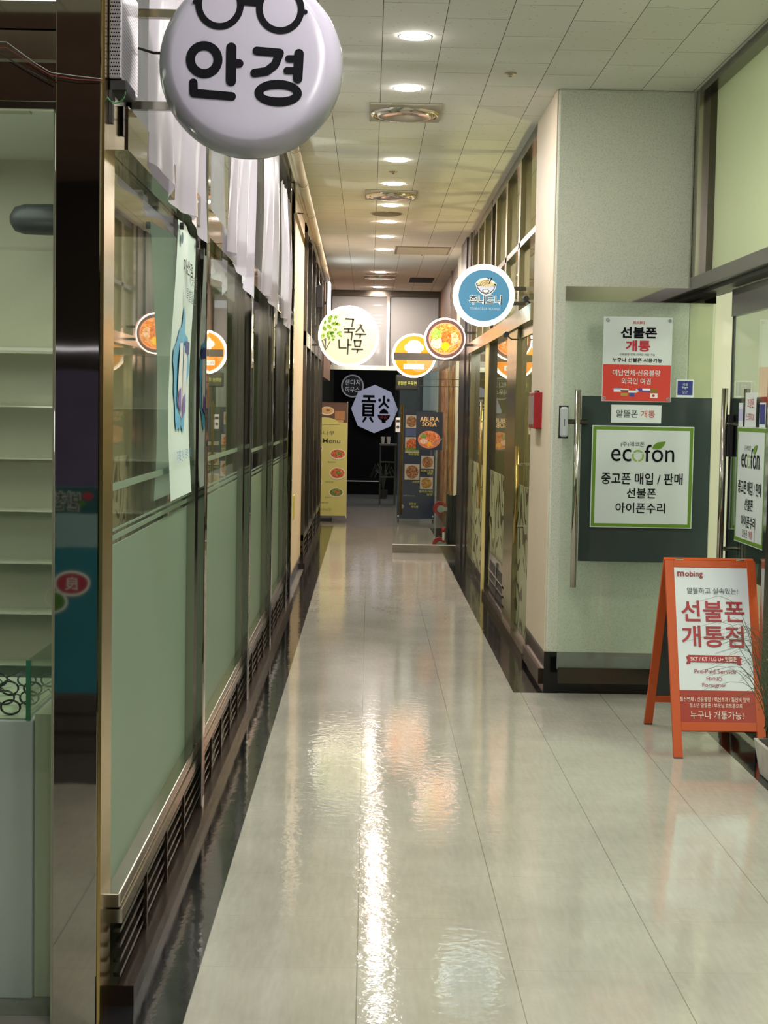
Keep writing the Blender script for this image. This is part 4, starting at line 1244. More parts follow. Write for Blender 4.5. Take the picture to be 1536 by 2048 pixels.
flags = [((335, 440, 1092, 1112), '#7f8fb8'), ((335, 440, 1112, 1142), '#e0e0dc'), ((430, 545, 1100, 1118), '#d8d4cc'), ((430, 545, 1118, 1135), '#2a2320'), ((540, 650, 1122, 1140), '#e6e4e0'), ((540, 650, 1140, 1155), '#d0c8d0'),
         ((435, 530, 1160, 1200), '#a08a3a'), ((555, 625, 1158, 1205), '#2d3a80'), ((670, 735, 1092, 1130), '#3a3f88'), ((735, 845, 1092, 1118), '#dfe0e4'), ((735, 845, 1118, 1140), '#4a4a90'), ((850, 945, 1095, 1145), '#7a6418'), ((845, 950, 1158, 1222), '#dcd6d2')]
fb_ = B()
fmats = []
for i, (q, c) in enumerate(flags):
    fmats.append(mat('flag_colour_%s' % c[1:], c, 0.5))
    fb_.mi = i
    fb_.poly(fpts(fp, [(q[0], q[3]), (q[1], q[3]), (q[1], q[2]), (q[0], q[2])]), -0.0025 - i * 0.00001)
fb_.obj('flag_prints', None, rp, local=True, mats=fmats)
bd = B(); bd.disc((893 - fp[0]) * sD, -(1190 - fp[1]) * sD, 18 * sD, -0.0032); bd.obj('red_dot_print', RED, rp, local=True)
bd = B(); bd.poly(fpts(fp, [(645, 1160), (645, 1095), (690, 1125)]), -0.0031); bd.obj('arrow_print', PAPER, rp, local=True)
for (x, y) in ((225, 150), (1092, 150), (205, 1235), (1095, 1235)):
    B().ring((x - fp[0]) * sD, -(y - fp[1]) * sD, 10 * sD, 24 * sD, -0.0035, 0.002, seg=18).obj('eyelet', GREY, rp, local=True)

sp_ = thing('paper_notice', 'small white paper strip with dark and red lettering between two posters', 'notice', (1.471, ZD - 0.003, 1.594))
fs = (643, 1450, sD)
B().box(-350 * sD, 350 * sD, 0, 0.002, -125 * sD, 125 * sD).obj('sheet', PAPER, sp_, local=True)
frame_text(sp_, fs, '알뜰폰', (360, 665, 1398, 1500), INKSOFT, y=-0.0015, bold=0.004)
frame_text(sp_, fs, '개통', (705, 905, 1398, 1500), mat('brick_red_ink', '#a8402f', 0.5), y=-0.0015, bold=0.004)

bs = thing('sticker', 'square blue payment sticker with white edge on the open door', 'sticker', (1.736, ZD - 0.003, 1.738))
fs = (1323, 1100, sD)
B().box(-122 * sD, 122 * sD, 0, 0.0015, -124 * sD, 124 * sD).obj('backing', PAPER, bs, local=True)
BLUE = mat('royal_blue_print', '#1b266e', 0.45)
flat(bs, -106 * sD, 106 * sD, -92 * sD, 106 * sD, BLUE, -0.001, 'blue_panel')
frame_text(bs, fs, '서울', (1285, 1360, 1025, 1062), PAPER, y=-0.0018)
frame_text(bs, fs, 'Pay+', (1283, 1362, 1070, 1112), PAPER, y=-0.0018, bold=0.02)
frame_text(bs, fs, '사용가능', (1278, 1365, 1128, 1148), PAPER, y=-0.0018)
frame_text(bs, fs, '합니다', (1290, 1352, 1154, 1174), PAPER, y=-0.0018)


def eco(par, fe, sc):
    hw = 712 * sc
    B().box(-hw, hw, 0, 0.006, -hw, hw).obj('board', mat('white_sign_board', '#c0cac5', 0.35, var=0.02), par, local=True)
    e = B()
    w0, w1 = 700 * sc, 655 * sc
    for q in ([(-w0, -w0), (w0, -w0), (w1, -w1), (-w1, -w1)], [(w0, -w0), (w0, w0), (w1, w1), (w1, -w1)],
              [(w0, w0), (-w0, w0), (-w1, w1), (w1, w1)], [(-w0, w0), (-w0, -w0), (-w1, -w1), (-w1, w1)]):
        e.poly(q, -0.001)
    e.obj('green_border', GREEN, par, local=True)
    frame_text(par, fe, '(주)에코폰', (420, 752, 235, 310), INKSOFT, y=-0.002)
    frame_text(par, fe, 'ec', (288, 570, 335, 510), INK, y=-0.002)
    frame_text(par, fe, 'f', (755, 852, 270, 510), INK, y=-0.002)
    frame_text(par, fe, 'on', (860, 1172, 340, 512), INK, y=-0.002)
    gr = B()
    for k in range(3):
        a = PI / 6 + k * 2 * PI / 3
        gr.ring((665 - fe[0]) * sc, -(428 - fe[1]) * sc, 60 * sc, 84 * sc, -0.002, seg=14, a0=a + 0.12, a1=a + 2 * PI / 3 - 0.12)
    gr.obj('recycling_ring', mat('soft_green_ink', '#7ea044', 0.5), par, local=True)
    gr = B()
    gr.poly(fpts(fe, [(862, 325), (880, 275), (935, 235), (1048, 222), (1030, 270), (985, 320), (925, 335)]), -0.0022)
    gr.obj('leaf_emblem', GREEN, par, local=True)
    frame_text(par, fe, '중고폰 매입 / 판매', (160, 1300, 665, 830), INK, y=-0.002, bold=0.012)
    frame_text(par, fe, '선불폰', (520, 932, 880, 1020), INK, y=-0.002, bold=0.012)
    frame_text(par, fe, '아이폰수리', (370, 1065, 1085, 1230), INK, y=-0.002, bold=0.012)


ec = thing('sign_board', 'square white phone trade-in sign with green border facing the corridor', 'sign', (1.512, ZD - 0.007, 1.2465))
eco(ec, (730, 725, sD), sD)
e2 = thing('sign_board', 'square green-bordered sign on the closed door leaf, seen at a slant', 'sign', (1.889, 7.69, 1.247), rz=-PI / 2)
eco(e2, (730, 725, sD * 1.04), sD * 1.04)
p2 = thing('paper_notice', 'small white notice with red lettering above the slanted sign', 'notice', (1.893, 7.74, 1.625), rz=-PI / 2)
B().box(-0.11, 0.11, 0, 0.002, -0.085, 0.085).obj('sheet', PAPER, p2, local=True)
text(p2, '고장폰', -0.07, 0.07, 0.01, 0.055, RED, y=-0.001)
text(p2, '스크래치OK', -0.085, 0.085, -0.055, -0.015, RED, y=-0.001)
p3 = thing('sticker', 'blue sticker beside the red-lettered notice on the closed door leaf', 'sticker', (1.893, 7.50, 1.60), rz=-PI / 2)
B().box(-0.06, 0.06, 0, 0.0015, -0.06, 0.06).obj('backing', PAPER, p3, local=True)
flat(p3, -0.052, 0.052, -0.044, 0.052, BLUE, -0.001, 'blue_panel')
p4 = thing('sticker', 'narrow lilac sticker by the handle of the closed door leaf', 'sticker', (1.893, 7.94, 1.60), rz=-PI / 2)
B().box(-0.045, 0.045, 0, 0.0015, -0.06, 0.06).obj('backing', PAPER, p4, local=True)
flat(p4, -0.04, 0.04, -0.03, 0.03, mat('lilac_print', '#a8a8cc', 0.5), -0.001, 'lilac_panel')
p5 = thing('paper_notice', 'white strip with dark and red lettering under the slanted sign', 'notice', (1.886, 7.69, 1.008), rz=-PI / 2)
B().box(-0.13, 0.13, 0, 0.001, -0.03, 0.03).obj('sheet', PAPER, p5, local=True)
text(p5, '알뜰폰', -0.11, 0.0, -0.02, 0.02, INKSOFT, y=-0.001)
text(p5, '개통', 0.02, 0.1, -0.02, 0.02, RED, y=-0.001)

# --- water banner hanging on the nearest pane
wb = thing('hanging_banner', 'long white banner with a blue splash hanging on the nearest glass pane', 'banner', (-0.652, 5.46, 1.28), rz=PI / 2)
HB = 0.925


def bend(xx, zz):
    return 0.012 * math.sin(zz * 5) + 0.010 * math.sin(xx * 9) * (zz / HB)


b = B()
b.grid(lambda i, j: (-0.30 + 0.60 * i, bend(-0.30 + 0.6 * i, HB * j) - 0.0, HB * j), 16, 24)
b.obj('sheet', mat('pale_mint_banner', '#c6d8cf', 0.5, var=0.03), wb, local=True, smooth=True)


def on_banner(name, outline, m_, lift=0.004):
    b = B()
    pts = outline
    cx = sum(p[0] for p in pts) / len(pts); cz = sum(p[1] for p in pts) / len(pts)
    c = b.bm.verts.new((cx, bend(cx, cz) - lift, cz))
    vs = [b.bm.verts.new((x, bend(x, z) - lift, z)) for x, z in pts]
    for i in range(len(vs)):
        b.bm.faces.new((c, vs[i], vs[(i + 1) % len(vs)]))
    b.obj(name, m_, wb, local=True)


blob = []
for i in range(40):
    t = 2 * PI * i / 40
    rr = 1 + 0.10 * math.sin(5 * t) + 0.06 * math.sin(11 * t + 1)
    blob.append((0.0 + 0.22 * rr * math.cos(t) * (1.1 - 0.35 * abs(math.sin(t)) ** 3), 0.43 + 0.21 * rr * math.sin(t)))
on_banner('splash_print', blob, mat('water_blue_print', '#4fa0c4', 0.5, var=0.25, scale=6))
on_banner('carton_print', [(-0.13, 0.32), (0.02, 0.27), (0.03, 0.50), (-0.02, 0.535), (-0.12, 0.53)], mat('white_carton_print', '#d5dad6', 0.5), 0.006)
on_banner('carton_print', [(0.0, 0.27), (0.16, 0.31), (0.18, 0.50), (0.05, 0.53)], mat('pale_carton_print', '#c4ccd0', 0.5), 0.007)
on_banner('label_print', [(0.08, 0.505), (0.22, 0.50), (0.22, 0.545), (0.08, 0.545)], mat('navy_label_print', '#22337c', 0.5), 0.008)
on_banner('flower_print', [(-0.13, 0.32), (-0.02, 0.29), (-0.03, 0.38), (-0.10, 0.37)], mat('violet_print', '#6a4f98', 0.5, var=0.4, scale=30), 0.009)
on_banner('flower_print', [(0.02, 0.27), (0.14, 0.30), (0.12, 0.36), (0.04, 0.34)], mat('violet_print', '#6a4f98', 0.5, var=0.4, scale=30), 0.009)
text(wb, '가산점', -0.16, 0.10, 0.765, 0.815, INK, y=-0.02, bold=0.02)
text(wb, '깨끗한물', -0.02, 0.23, 0.735, 0.775, INKSOFT, y=-0.022)
text(wb, '특별할인', -0.10, 0.18, 0.675, 0.72, mat('slate_blue_ink', '#33465e', 0.5), y=-0.022)
text(wb, '가격표 안내', -0.21, 0.0, 0.125, 0.165, mat('blue_ink', '#3f74a8', 0.5), y=-0.008)
text(wb, '문의 전화', 0.04, 0.22, 0.13, 0.165, mat('blue_ink', '#3f74a8', 0.5), y=-0.008)
on_banner('emblem', [(-0.25 + 0.02 * math.cos(k), 0.87 + 0.02 * math.sin(k)) for k in [2 * PI * q / 12 for q in range(12)]], mat('teal_ink', '#1f5a66', 0.5), 0.006)
for x in (-0.285, 0.285):
    B().lathe([(0.012, -0.012), (0.012, 0.0)], (x, bend(x, 0.91) - 0.004, 0.905), axis='y', seg=12).obj('suction_hook', BLACK, wb, local=True)

# ================================================================ SANDWICH BOARD
ORG = mat('orange_painted_wood', '#b4480f', 0.45, var=0.08, scale=8)
W_, H_ = 0.437, 0.893
sb = thing('sandwich_board', 'orange A-frame sandwich board with red Korean prepaid phone lettering', 'sandwich board', (1.444, 7.5, 0), rz=math.radians(0.0))
lean_f = math.atan2(0.36, H_)
Lf = math.hypot(0.36, H_)
# front leaf built upright in (x, thickness, -v) then tilted about the top edge
Mf = Matrix.Translation((0, 0, H_)) @ Matrix.Rotation(-lean_f, 4, 'X')


def leaf(bd_, name, material, M4, **k):
    bd_.bm.transform(M4)
    return bd_.obj(name, material, sb, local=True, **k)


f1 = B()
st = 0.042
f1.box(0, st, 0, 0.022, -Lf, 0); f1.box(W_ - st, W_, 0, 0.022, -Lf, 0)
f1.box(st, W_ - st, 0, 0.022, -0.036, 0); f1.box(st, W_ - st, 0, 0.022, -0.832, -0.79)
leaf(f1, 'front_frame', ORG, Mf, bevel=0.002)
leaf(B().box(st, W_ - st, 0.002, 0.012, -0.638, -0.036), 'white_panel', mat('white_board_panel', '#cfd6da', 0.3, var=0.02), Mf)
leaf(B().box(st, W_ - st, 0.0015, 0.012, -0.792, -0.638), 'red_panel', mat('brick_red_panel', '#962c1b', 0.4), Mf)
lean_b = math.atan2(0.40, H_)
Lb = math.hypot(0.40, H_)
Mb = Matrix.Translation((0, 0.0, H_)) @ Matrix.Rotation(lean_b, 4, 'X')
f2 = B()
f2.box(0, st, 0.0, 0.022, -Lb, 0); f2.box(W_ - st, W_, 0.0, 0.022, -Lb, 0)
f2.box(st, W_ - st, 0.0, 0.022, -0.036, 0); f2.box(st, W_ - st, 0.0, 0.022, -0.84, -0.80)
f2.bm.transform(Matrix.Translation((0, -0.0, 0)))
leaf(f2, 'rear_frame', ORG, Matrix.Translation((0, 0.024, 0)) @ Mb, bevel=0.002)
leaf(B().box(st, W_ - st, 0.004, 0.014, -0.80, -0.036), 'chalk_panel', mat('charcoal_chalk_panel', '#2c3233', 0.5), Matrix.Translation((0, 0.024, 0)) @ Mb)
for M4, LL, dy in ((Mf, Lf, 0), (Matrix.Translation((0, 0.024, 0)) @ Mb, Lb, 0)):
    for x in (0, W_ - st):
        leaf(B().box(x, x + st, 0.0, 0.022, -LL - 0.004, -LL + 0.006), 'rubber_foot', BLACK, M4)
for x in (0.05, W_ - 0.09):
    B().lathe([(0.007, 0), (0.007, 0.04)], (x, 0.014, H_ + 0.001), axis='x', seg=10).obj('hinge', STEEL, sb, local=True)


def bdpt(X, Y):
    px, py_ = 1340 + X / 5.69, 1120 + Y / 5.69
    p = (py_ - 1120) / 398.0
    t = p + 0.048 * p * (1 - p)
    le = 1330 + 40 * p
    ri = 1510 + 57 * p
    return (px - le) / (ri - le) * W_, -t * Lf


def btext(body, X0, X1, Y0, Y1, material, bold=0.0):
    ym = (Y0 + Y1) / 2
    x0, _ = bdpt(X0, ym); x1, _ = bdpt(X1, ym)
    _, z1 = bdpt(X0, Y0); _, z0 = bdpt(X0, Y1)
    text(sb, body, x0, x1, z0, z1, material, y=-0.0012, bold=bold, rot=Mf)


RB = mat('crimson_board_ink', '#9a2730', 0.5)
btext('m', 88, 170, 130, 185, mat('maroon_ink', '#8c2a2a', 0.5), 0.025)
btext('obing', 180, 382, 120, 205, mat('maroon_ink', '#8c2a2a', 0.5), 0.015)
btext('알뜰하고 실속있는!', 212, 795, 310, 380, INKSOFT, 0.0)
btext('선불폰', 162, 888, 455, 695, RB, 0.016)
btext('개통점', 182, 905, 740, 985, RB, 0.016)
rb = B()
q = [bdpt(*p) for p in ((268, 1075), (875, 1080), (880, 1160), (275, 1155))]
rb.bm.faces.new([rb.bm.verts.new((x, -0.001, z)) for x, z in q[::-1]])
for tri in (((245, 1095), (275, 1085), (305, 1175), (250, 1180), (268, 1138)), ((868, 1090), (900, 1105), (888, 1135), (905, 1185), (845, 1178))):
    rb.bm.faces.new([rb.bm.verts.new((bdpt(*p)[0], -0.0008, bdpt(*p)[1])) for p in tri])
leaf(rb, 'ribbon_print', RB, Mf)
btext('SKT / KT / LG U+ 알뜰폰', 300, 842, 1092, 1145, mat('pale_board_ink', '#e3d9d0', 0.5), 0.008)
btext('Pre-Paid Service', 355, 840, 1235, 1285, RB, 0.0)
btext('MVNO', 502, 685, 1325, 1368, RB, 0.0)
btext('Foreigner', 458, 740, 1395, 1450, RB, 0.0)
PB = mat('pale_board_ink', '#e3d9d0', 0.5)
btext('통신연체 / 신용불량 / 회선초과 / 통신비 절약', 205, 1025, 1555, 1608, PB)
btext('청소년 알뜰폰 / 부모님 효도폰으로', 320, 945, 1625, 1675, PB)
btext('누구나 개통가능!', 340, 965, 1715, 1805, PB)

# ================================================================ PLANTER
pl = thing('planter', 'weathered white trough with wispy grass and pale blossoms', 'plant', (1.82, 6.55, 0))
b = B()
b.hexa([(1.772, 6.32, 0), (1.868, 6.32, 0), (1.868, 6.86, 0), (1.772, 6.86, 0)], [(1.755, 6.30, 0.15), (1.885, 6.30, 0.15), (1.885, 6.92, 0.15), (1.755, 6.92, 0.15)])
b.obj('trough', mat('weathered_white_wood', '#aaa79b', 0.8, var=0.35, scale=14, bump=0.002, bscale=50), pl, bevel=0.004)
B().box(1.77, 1.87, 6.32, 6.89, 0.14, 0.155).obj('soil', mat('dark_soil', '#2d2620', 0.9, bump=0.01, bscale=60), pl)
gm = mat('dark_grass_blade', '#3c4a33', 0.5)
rnd = random.Random(3)
gb = B()
for k in range(46):
    bx, by = 1.82 + rnd.uniform(-0.03, 0.03), 6.62 + rnd.uniform(-0.25, 0.25)
    a = rnd.uniform(-0.5, 0.5) + PI
    L = rnd.uniform(0.18, 0.42)
    h0 = rnd.uniform(0.15, 0.42); rise = rnd.uniform(0.05, 0.32)
    pts = []
    for q in range(9):
        t = q / 8
        pts.append((bx + math.cos(a) * L * t ** 1.2, by + math.sin(a) * L * t, 0.14 + (h0 + rise) * math.sin(min(1.0, t * 1.25) * PI / 2) - 0.14 * max(0, t - 0.55)))
    gb.tube(pts, 0.0020, 5, taper=0.0005)
gb.obj('grass_blades', gm, pl)
lm = B()
for k in range(240):
    bx, by, bz = 1.825 + rnd.gauss(0, 0.028), 6.62 + rnd.gauss(0, 0.13), rnd.uniform(0.16, 0.62)
    bx = min(max(bx, 1.755), 1.882)
    sz = rnd.uniform(0.008, 0.02)
    d = Vector((rnd.uniform(-1, 1), rnd.uniform(-1, 1), rnd.uniform(0, 1))).normalized()
    e = d.cross(Vector((0.3, 0.5, 0.8))).normalized()
    c = Vector((bx, by, bz))
    lm.bm.faces.new([lm.bm.verts.new(c + v) for v in (-d * sz, e * sz * 0.45, d * sz, -e * sz * 0.45)])
lm.obj('leaves', mat('mid_green_leaf', '#4c5e38', 0.5, var=0.3, scale=40), pl)
fl_ = B()
for k in range(70):
    bx, by, bz = min(max(1.815 + rnd.gauss(0, 0.025), 1.755), 1.88), 6.66 + rnd.gauss(0, 0.10), rnd.uniform(0.22, 0.58)
    fl_.lathe([(0.003, -0.006), (0.009, 0.0), (0.004, 0.006)], (bx, by, bz), seg=6)
fl_.obj('blossoms', mat('pale_blossom', '#b5b79c', 0.6), pl)
stm = B()
for k in range(7):
    x, y = 1.80 + 0.012 * k, 6.40 + 0.07 * k
    stm.tube([(x, y, 0.15), (x + rnd.uniform(-0.01, 0.01), y, 0.6)], 0.004, 5)
stm.obj('stems', mat('brown_stem', '#4a3a2a', 0.7), pl)

# ================================================================ RED BOX ON THE PILLAR
rx = thing('alarm_box', 'small red alarm box on the pillar edge at eye height', 'alarm box', (1.0, 9.35, 1.495))
B().box(0.972, 1.025, 9.2, 9.5, 1.495, 1.712).obj('housing', mat('red_enamel', '#8c0a13', 0.3, var=0.04), rx, bevel=0.006)
B().box(0.966, 0.972, 9.23, 9.47, 1.52, 1.69).obj('face_plate', mat('grey_face_plate', '#8d7f7c', 0.4), rx)
B().lathe([(0.018, 0.0), (0.012, 0.012)], (1.0, 9.33, 1.712), axis='z', seg=14).obj('lamp', BLACK, rx)

# spotlight and camera on the restaurant header
for (x, y, z, lb_) in ((0.93, 10.75, 2.12, 'small black spotlight under the blue bowl sign'), (0.985, 10.0, 2.31, 'small black spotlight on the restaurant header near the pillar')):
    t = thing('spotlight', lb_, 'spotlight', (x, y, z), group='small black spotlights on the restaurant header')
    B().lathe([(0.018, -0.05), (0.022, 0.0), (0.014, 0.02)], axis='y', seg=16).obj('head', BLACK, t, local=True)
    B().tube([(0, 0.0, 0), (0.04, 0.02, -0.03), (1.02 - x, 0.03, -0.03)], 0.005, 6).obj('arm', BLACK, t, local=True)

# ================================================================ LED DRIVER BOX AND WIRES BY THE BIG SIGN
ps = thing('power_supply', 'perforated metal LED power supply strapped beside the big round sign', 'power supply', (-0.648, 4.05, 2.405))
B().box(-0.663, -0.630, 3.95, 4.22, 2.407, 2.66).obj('housing', mat('zinc_plated_housing', '#a09ea4', 0.35, 0.7), ps, bevel=0.004)
ph = B()
for rI in range(26):
    for cI in range(6):
        x = -0.6585 + 0.0058 * cI + (0.0031 if rI % 2 else 0)
        z = 2.418 + 0.0092 * rI
        if x < -0.6335 and z < 2.652:
            ph.disc(x, z, 0.0021, 3.9485, seg=8)
ph.obj('perforation', INK, ps)
sdp = B()
for rI in range(26):
    for cI in range(27):
        y = 3.958 + 0.0095 * cI + (0.0045 if rI % 2 else 0)
        z = 2.418 + 0.0092 * rI
        vs = [sdp.bm.verts.new((-0.6292, y + 0.0022 * math.cos(2 * PI * k / 6), z + 0.0022 * math.sin(2 * PI * k / 6))) for k in range(6)]
        sdp.bm.faces.new(vs)
sdp.obj('perforation', INK, ps)
B().box(-0.662, -0.618, 3.955, 4.10, 2.378, 2.405).obj('terminal_block', BLACK, ps, bevel=0.003)
B().box(-0.663, -0.655, 3.955, 3.985, 2.30, 2.38).obj('mounting_tab', BLACK, ps)
wr = thing('cable', 'thin grey and red wires sagging across the mirror column', 'cable', (-0.85, 3.87, 2.4))
B().tube([(-1.0, 3.89, 2.48), (-0.90, 3.88, 2.475), (-0.83, 3.87, 2.425), (-0.79, 3.87, 2.402), (-0.73, 3.875, 2.396), (-0.668, 3.885, 2.392)], 0.0012, 6).obj('grey_wire', GREY, wr)
B().tube([(-1.0, 3.89, 2.462), (-0.90, 3.88, 2.462), (-0.83, 3.87, 2.418), (-0.79, 3.87, 2.396), (-0.73, 3.875, 2.388), (-0.668, 3.885, 2.388)], 0.001, 6).obj('red_wire', mat('red_wire_sheath', '#7c2a26', 0.5), wr)
B().tube([(-1.0, 3.89, 2.456), (-0.92, 3.885, 2.450), (-0.85, 3.88, 2.41), (-0.80, 3.88, 2.385)], 0.0018, 6).obj('black_wire', BLACK, wr)
gw = B().tube([(-0.644 + 0.024 * math.cos(t), 3.945, 2.374 + 0.028 * math.sin(t)) for t in [PI + PI * k / 12 for k in range(13)]], 0.0022, 6).obj('earth_wire', mat('green_wire_sheath', '#2a6b35', 0.5), wr)

# ================================================================ VINYL SHEETS
VIN = bpy.data.materials.new('translucent_white_vinyl')
VIN.use_nodes = True
nt = VIN.node_tree
pb = nt.nodes['Principled BSDF']
pb.inputs['Base Color'].default_value = (*lin('#cfc8d6'), 1)
pb.inputs['Roughness'].default_value = 0.22
pb.inputs['Specular IOR Level'].default_value = 0.6
tl = nt.nodes.new('ShaderNodeBsdfTranslucent'); tl.inputs[0].default_value = (*lin('#cfc8d6'), 1)
ms = nt.nodes.new('ShaderNodeMixShader'); ms.inputs[0].default_value = 0.35
nt.links.new(pb.outputs[0], ms.inputs[1]); nt.links.new(tl.outputs[0], ms.inputs[2])
nt.links.new(ms.outputs[0], nt.nodes['Material Output'].inputs['Surface'])


def vinyl(y0, y1, seed, label, tail=0.10, xb=-0.612, top=3.3):
    rr = random.Random(seed)
    ph_ = [rr.uniform(0, 6.28) for _ in range(5)]

    def fn(i, j):
        yy = y0 + (y1 - y0) * i
        bot = 2.235 - tail * i ** 3 + 0.03 * (1 - i) ** 2 + 0.015 * math.sin(9 * i + ph_[0])
        z = top + (bot - top) * j
        x = xb + 0.014 * math.sin(14 * i + ph_[1]) * (0.3 + j) + 0.008 * math.sin(31 * i + ph_[2] + 2 * j) + 0.01 * math.sin(4 * j + ph_[3])
        return (x, yy, z)
    b = B()
    b.grid(fn, 60, 24)
    o = b.obj('vinyl_sheet', VIN, smooth=True)
    return tag(o, label, 'vinyl sheet', 'peeling white vinyl sheets over the transoms')


vinyl(4.43, 5.84, 1, 'white vinyl sheet hanging over the transom nearest the mirror column', 0.03)
vinyl(6.75, 8.02, 2, 'white vinyl sheet with pointed tail over the second glass bay')
vinyl(8.95, 10.35, 5, 'narrow white vinyl sheet hanging past the third glass bay')
vinyl(11.0, 12.2, 9, 'farthest white vinyl sheet, beside the cream wall', xb=-0.632, top=3.18)

# ================================================================ EYEWEAR SHOP INSIDE
sh = thing('display_shelf', 'pale wall unit with rows of thin glass shelves in the eyewear shop', 'shelf', (-1.6, 6.85, 0))
B().box(-3.4, -0.76, 6.90, 6.95, 0.0, 2.26).obj('back_panel', mat('grey_green_shelf_panel', '#b9b8a6', 0.4, var=0.03), sh)
for z in (0.46, 0.685, 0.905, 1.13, 1.355, 1.58, 1.81):
    B().box(-3.4, -0.77, 6.72, 6.90, z - 0.003, z + 0.003).obj('glass_shelf', mat('pale_glass_edge', '#c6c6b2', 0.15), sh)
fx = thing('wall_fixture', 'dark grey rounded fixture mounted high on the eyewear shop wall', 'fixture', (-1.35, 6.5, 2.3))
B().lathe([(0.02, -0.16), (0.05, -0.14), (0.062, -0.10), (0.064, 0.0), (0.064, 0.55)], (-1.33, 6.5, 2.35), axis='x', seg=20).obj('body', mat('graphite_plastic', '#3e4247', 0.4), fx, smooth=True)
B().tube([(-1.1, 6.5, 2.41), (-1.1, 6.5, 2.66)], 0.012, 8).obj('stem', BLACK, fx)
ac = thing('ceiling_cassette', 'white ceiling air conditioner cassette in the eyewear shop', 'air conditioner', (-1.55, 5.4, 2.6))
B().box(-1.95, -1.12, 4.95, 5.75, 2.63, 2.66).obj('panel', WHITE, ac, bevel=0.01)
B().box(-1.85, -1.22, 5.05, 5.65, 2.622, 2.63).obj('grille', mat('pale_grille', '#b5b6a6', 0.6), ac)

ct = thing('display_counter', 'white display counter with a glass tray of spectacles on top', 'counter', (-1.4, 4.3, 0))
B().box(-2.6, -0.878, 4.10, 4.75, 0.0, 0.755).obj('cabinet', mat('pale_lilac_laminate', '#b3b6bb', 0.4, var=0.03), ct, bevel=0.004)
B().box(-0.877, -0.83, 4.12, 4.8, 0.0, 0.77).obj('side_panel', mat('pale_green_laminate', '#b3b9a3', 0.4), ct)
B().box(-2.6, -0.883, 4.11, 4.118, 0.757, 0.917).obj('front_glass', GLASSG, ct)
B().box(-0.894, -0.888, 4.119, 4.75, 0.757, 0.917).obj('end_glass', GLASSG, ct)
B().box(-0.897, -0.885, 4.10, 4.109, 0.757, 0.917).obj('glass_edge', mat('green_glass_edge', '#3f7a5c', 0.1, spec=0.8), ct)
B().box(-2.6, -0.90, 4.12, 4.74, 0.7555, 0.758).obj('tray_liner', mat('pale_tray', '#b9bfae', 0.5), ct)


def spectacles(loc, rz, col, first=[None]):
    t = thing('spectacles', 'dark framed spectacles lying in the glass counter tray', 'glasses', loc, rz, 'spectacles in the glass tray')
    m_ = mat('spectacle_frame_%s' % col[1:], col, 0.25)
    rim = B()
    for sx in (-0.034, 0.034):
        n = 22
        pts = [(sx + 0.026 * math.cos(2 * PI * k / n), 0, 0.021 + 0.019 * math.sin(2 * PI * k / n)) for k in range(n + 1)]
        rim.tube(pts, 0.003, 6)
    rim.tube([(-0.009, 0, 0.027), (0, -0.002, 0.031), (0.009, 0, 0.027)], 0.0018, 6)
    rim.obj('rims', m_, t, local=True)
    for sx in (-1, 1):
        B().tube([(0.061 * sx, 0, 0.03), (0.064 * sx, 0.01, 0.03), (0.066 * sx, 0.10, 0.028), (0.066 * sx, 0.135, 0.012)], 0.0019, 6).obj('temple', m_, t, local=True)
    for sx in (-0.034, 0.034):
        B().disc(sx, 0.021, 0.0245, 0.0, 0.0175, seg=20).obj('lens', GLASS, t, local=True)
    return t


rnd = random.Random(11)
for r_ in range(4):
    for c_ in range(3):
        spectacles((-0.985 - 0.15 * c_ + 0.02 * (r_ % 2), 4.16 + 0.14 * r_, 0.7585), rnd.uniform(-0.12, 0.12), ['#15181a', '#3a4144', '#22201e', '#565c60'][(r_ + c_) % 4])

# things behind the viewer that the mirror column shows
tb = thing('menu_board', 'teal standing menu board mirrored in the steel column', 'menu board', (-1.25, 1.3, 0), rz=PI)
B().box(-0.40, 0.40, 0, 0.04, 0.38, 1.25).obj('panel', mat('teal_panel', '#1f6577', 0.4), tb, local=True)
flat(tb, -0.40, 0.40, 1.14, 1.25, mat('deep_teal_panel', '#12454c', 0.4), -0.002, 'top_band')
flat(tb, -0.40, 0.40, 1.0, 1.14, mat('light_blue_grey_panel', '#6f8f96', 0.4), -0.002, 'pale_band')
PET = mat('crimson_petal', '#8e2038', 0.4)
B().disc(-0.02, 0.845, 0.078, -0.003, 0.056).obj('petal_rim', PAPER, tb, local=True)
B().disc(-0.02, 0.845, 0.068, -0.004, 0.046).obj('petal_emblem', PET, tb, local=True)
B().disc(0.065, 0.765, 0.068, -0.003, 0.05).obj('petal_rim', PAPER, tb, local=True)
B().disc(0.065, 0.765, 0.058, -0.004, 0.042).obj('petal_emblem', mat('olive_petal', '#3f6a2c', 0.4), tb, local=True)
text(tb, '良', -0.045, 0.01, 0.815, 0.875, PAPER, y=-0.006)
text(tb, '반찬', -0.055, 0.075, 1.150, 1.235, PAPER, y=-0.004, bold=0.05)
text(tb, '반찬', -0.052, 0.072, 1.153, 1.232, INK, y=-0.006, bold=0.01)
B().disc(-0.085, 1.215, 0.022, -0.005, 0.016).obj('petal_emblem', PET, tb, local=True)
B().disc(-0.06, 1.185, 0.016, -0.0055, 0.013).obj('petal_emblem', mat('olive_petal', '#3f6a2c', 0.4), tb, local=True)
for i, z in enumerate((0.30, 0.22, 0.14)):
    B().box(-0.41, 0.41, -0.02, 0.05, z, z + 0.06).obj('base_slat', mat('dark_base_slat', '#3a3536', 0.3), tb, local=True)
B().box(-0.41, 0.41, 0, 0.05, 0.0, 0.38).obj('base', mat('dark_grey_base', '#4b4648', 0.3), tb, local=True)
tl_ = thing('tube_light', 'thin white tube light on the dark wall mirrored in the steel column', 'light', (-2.3, -4.9, 2.0))
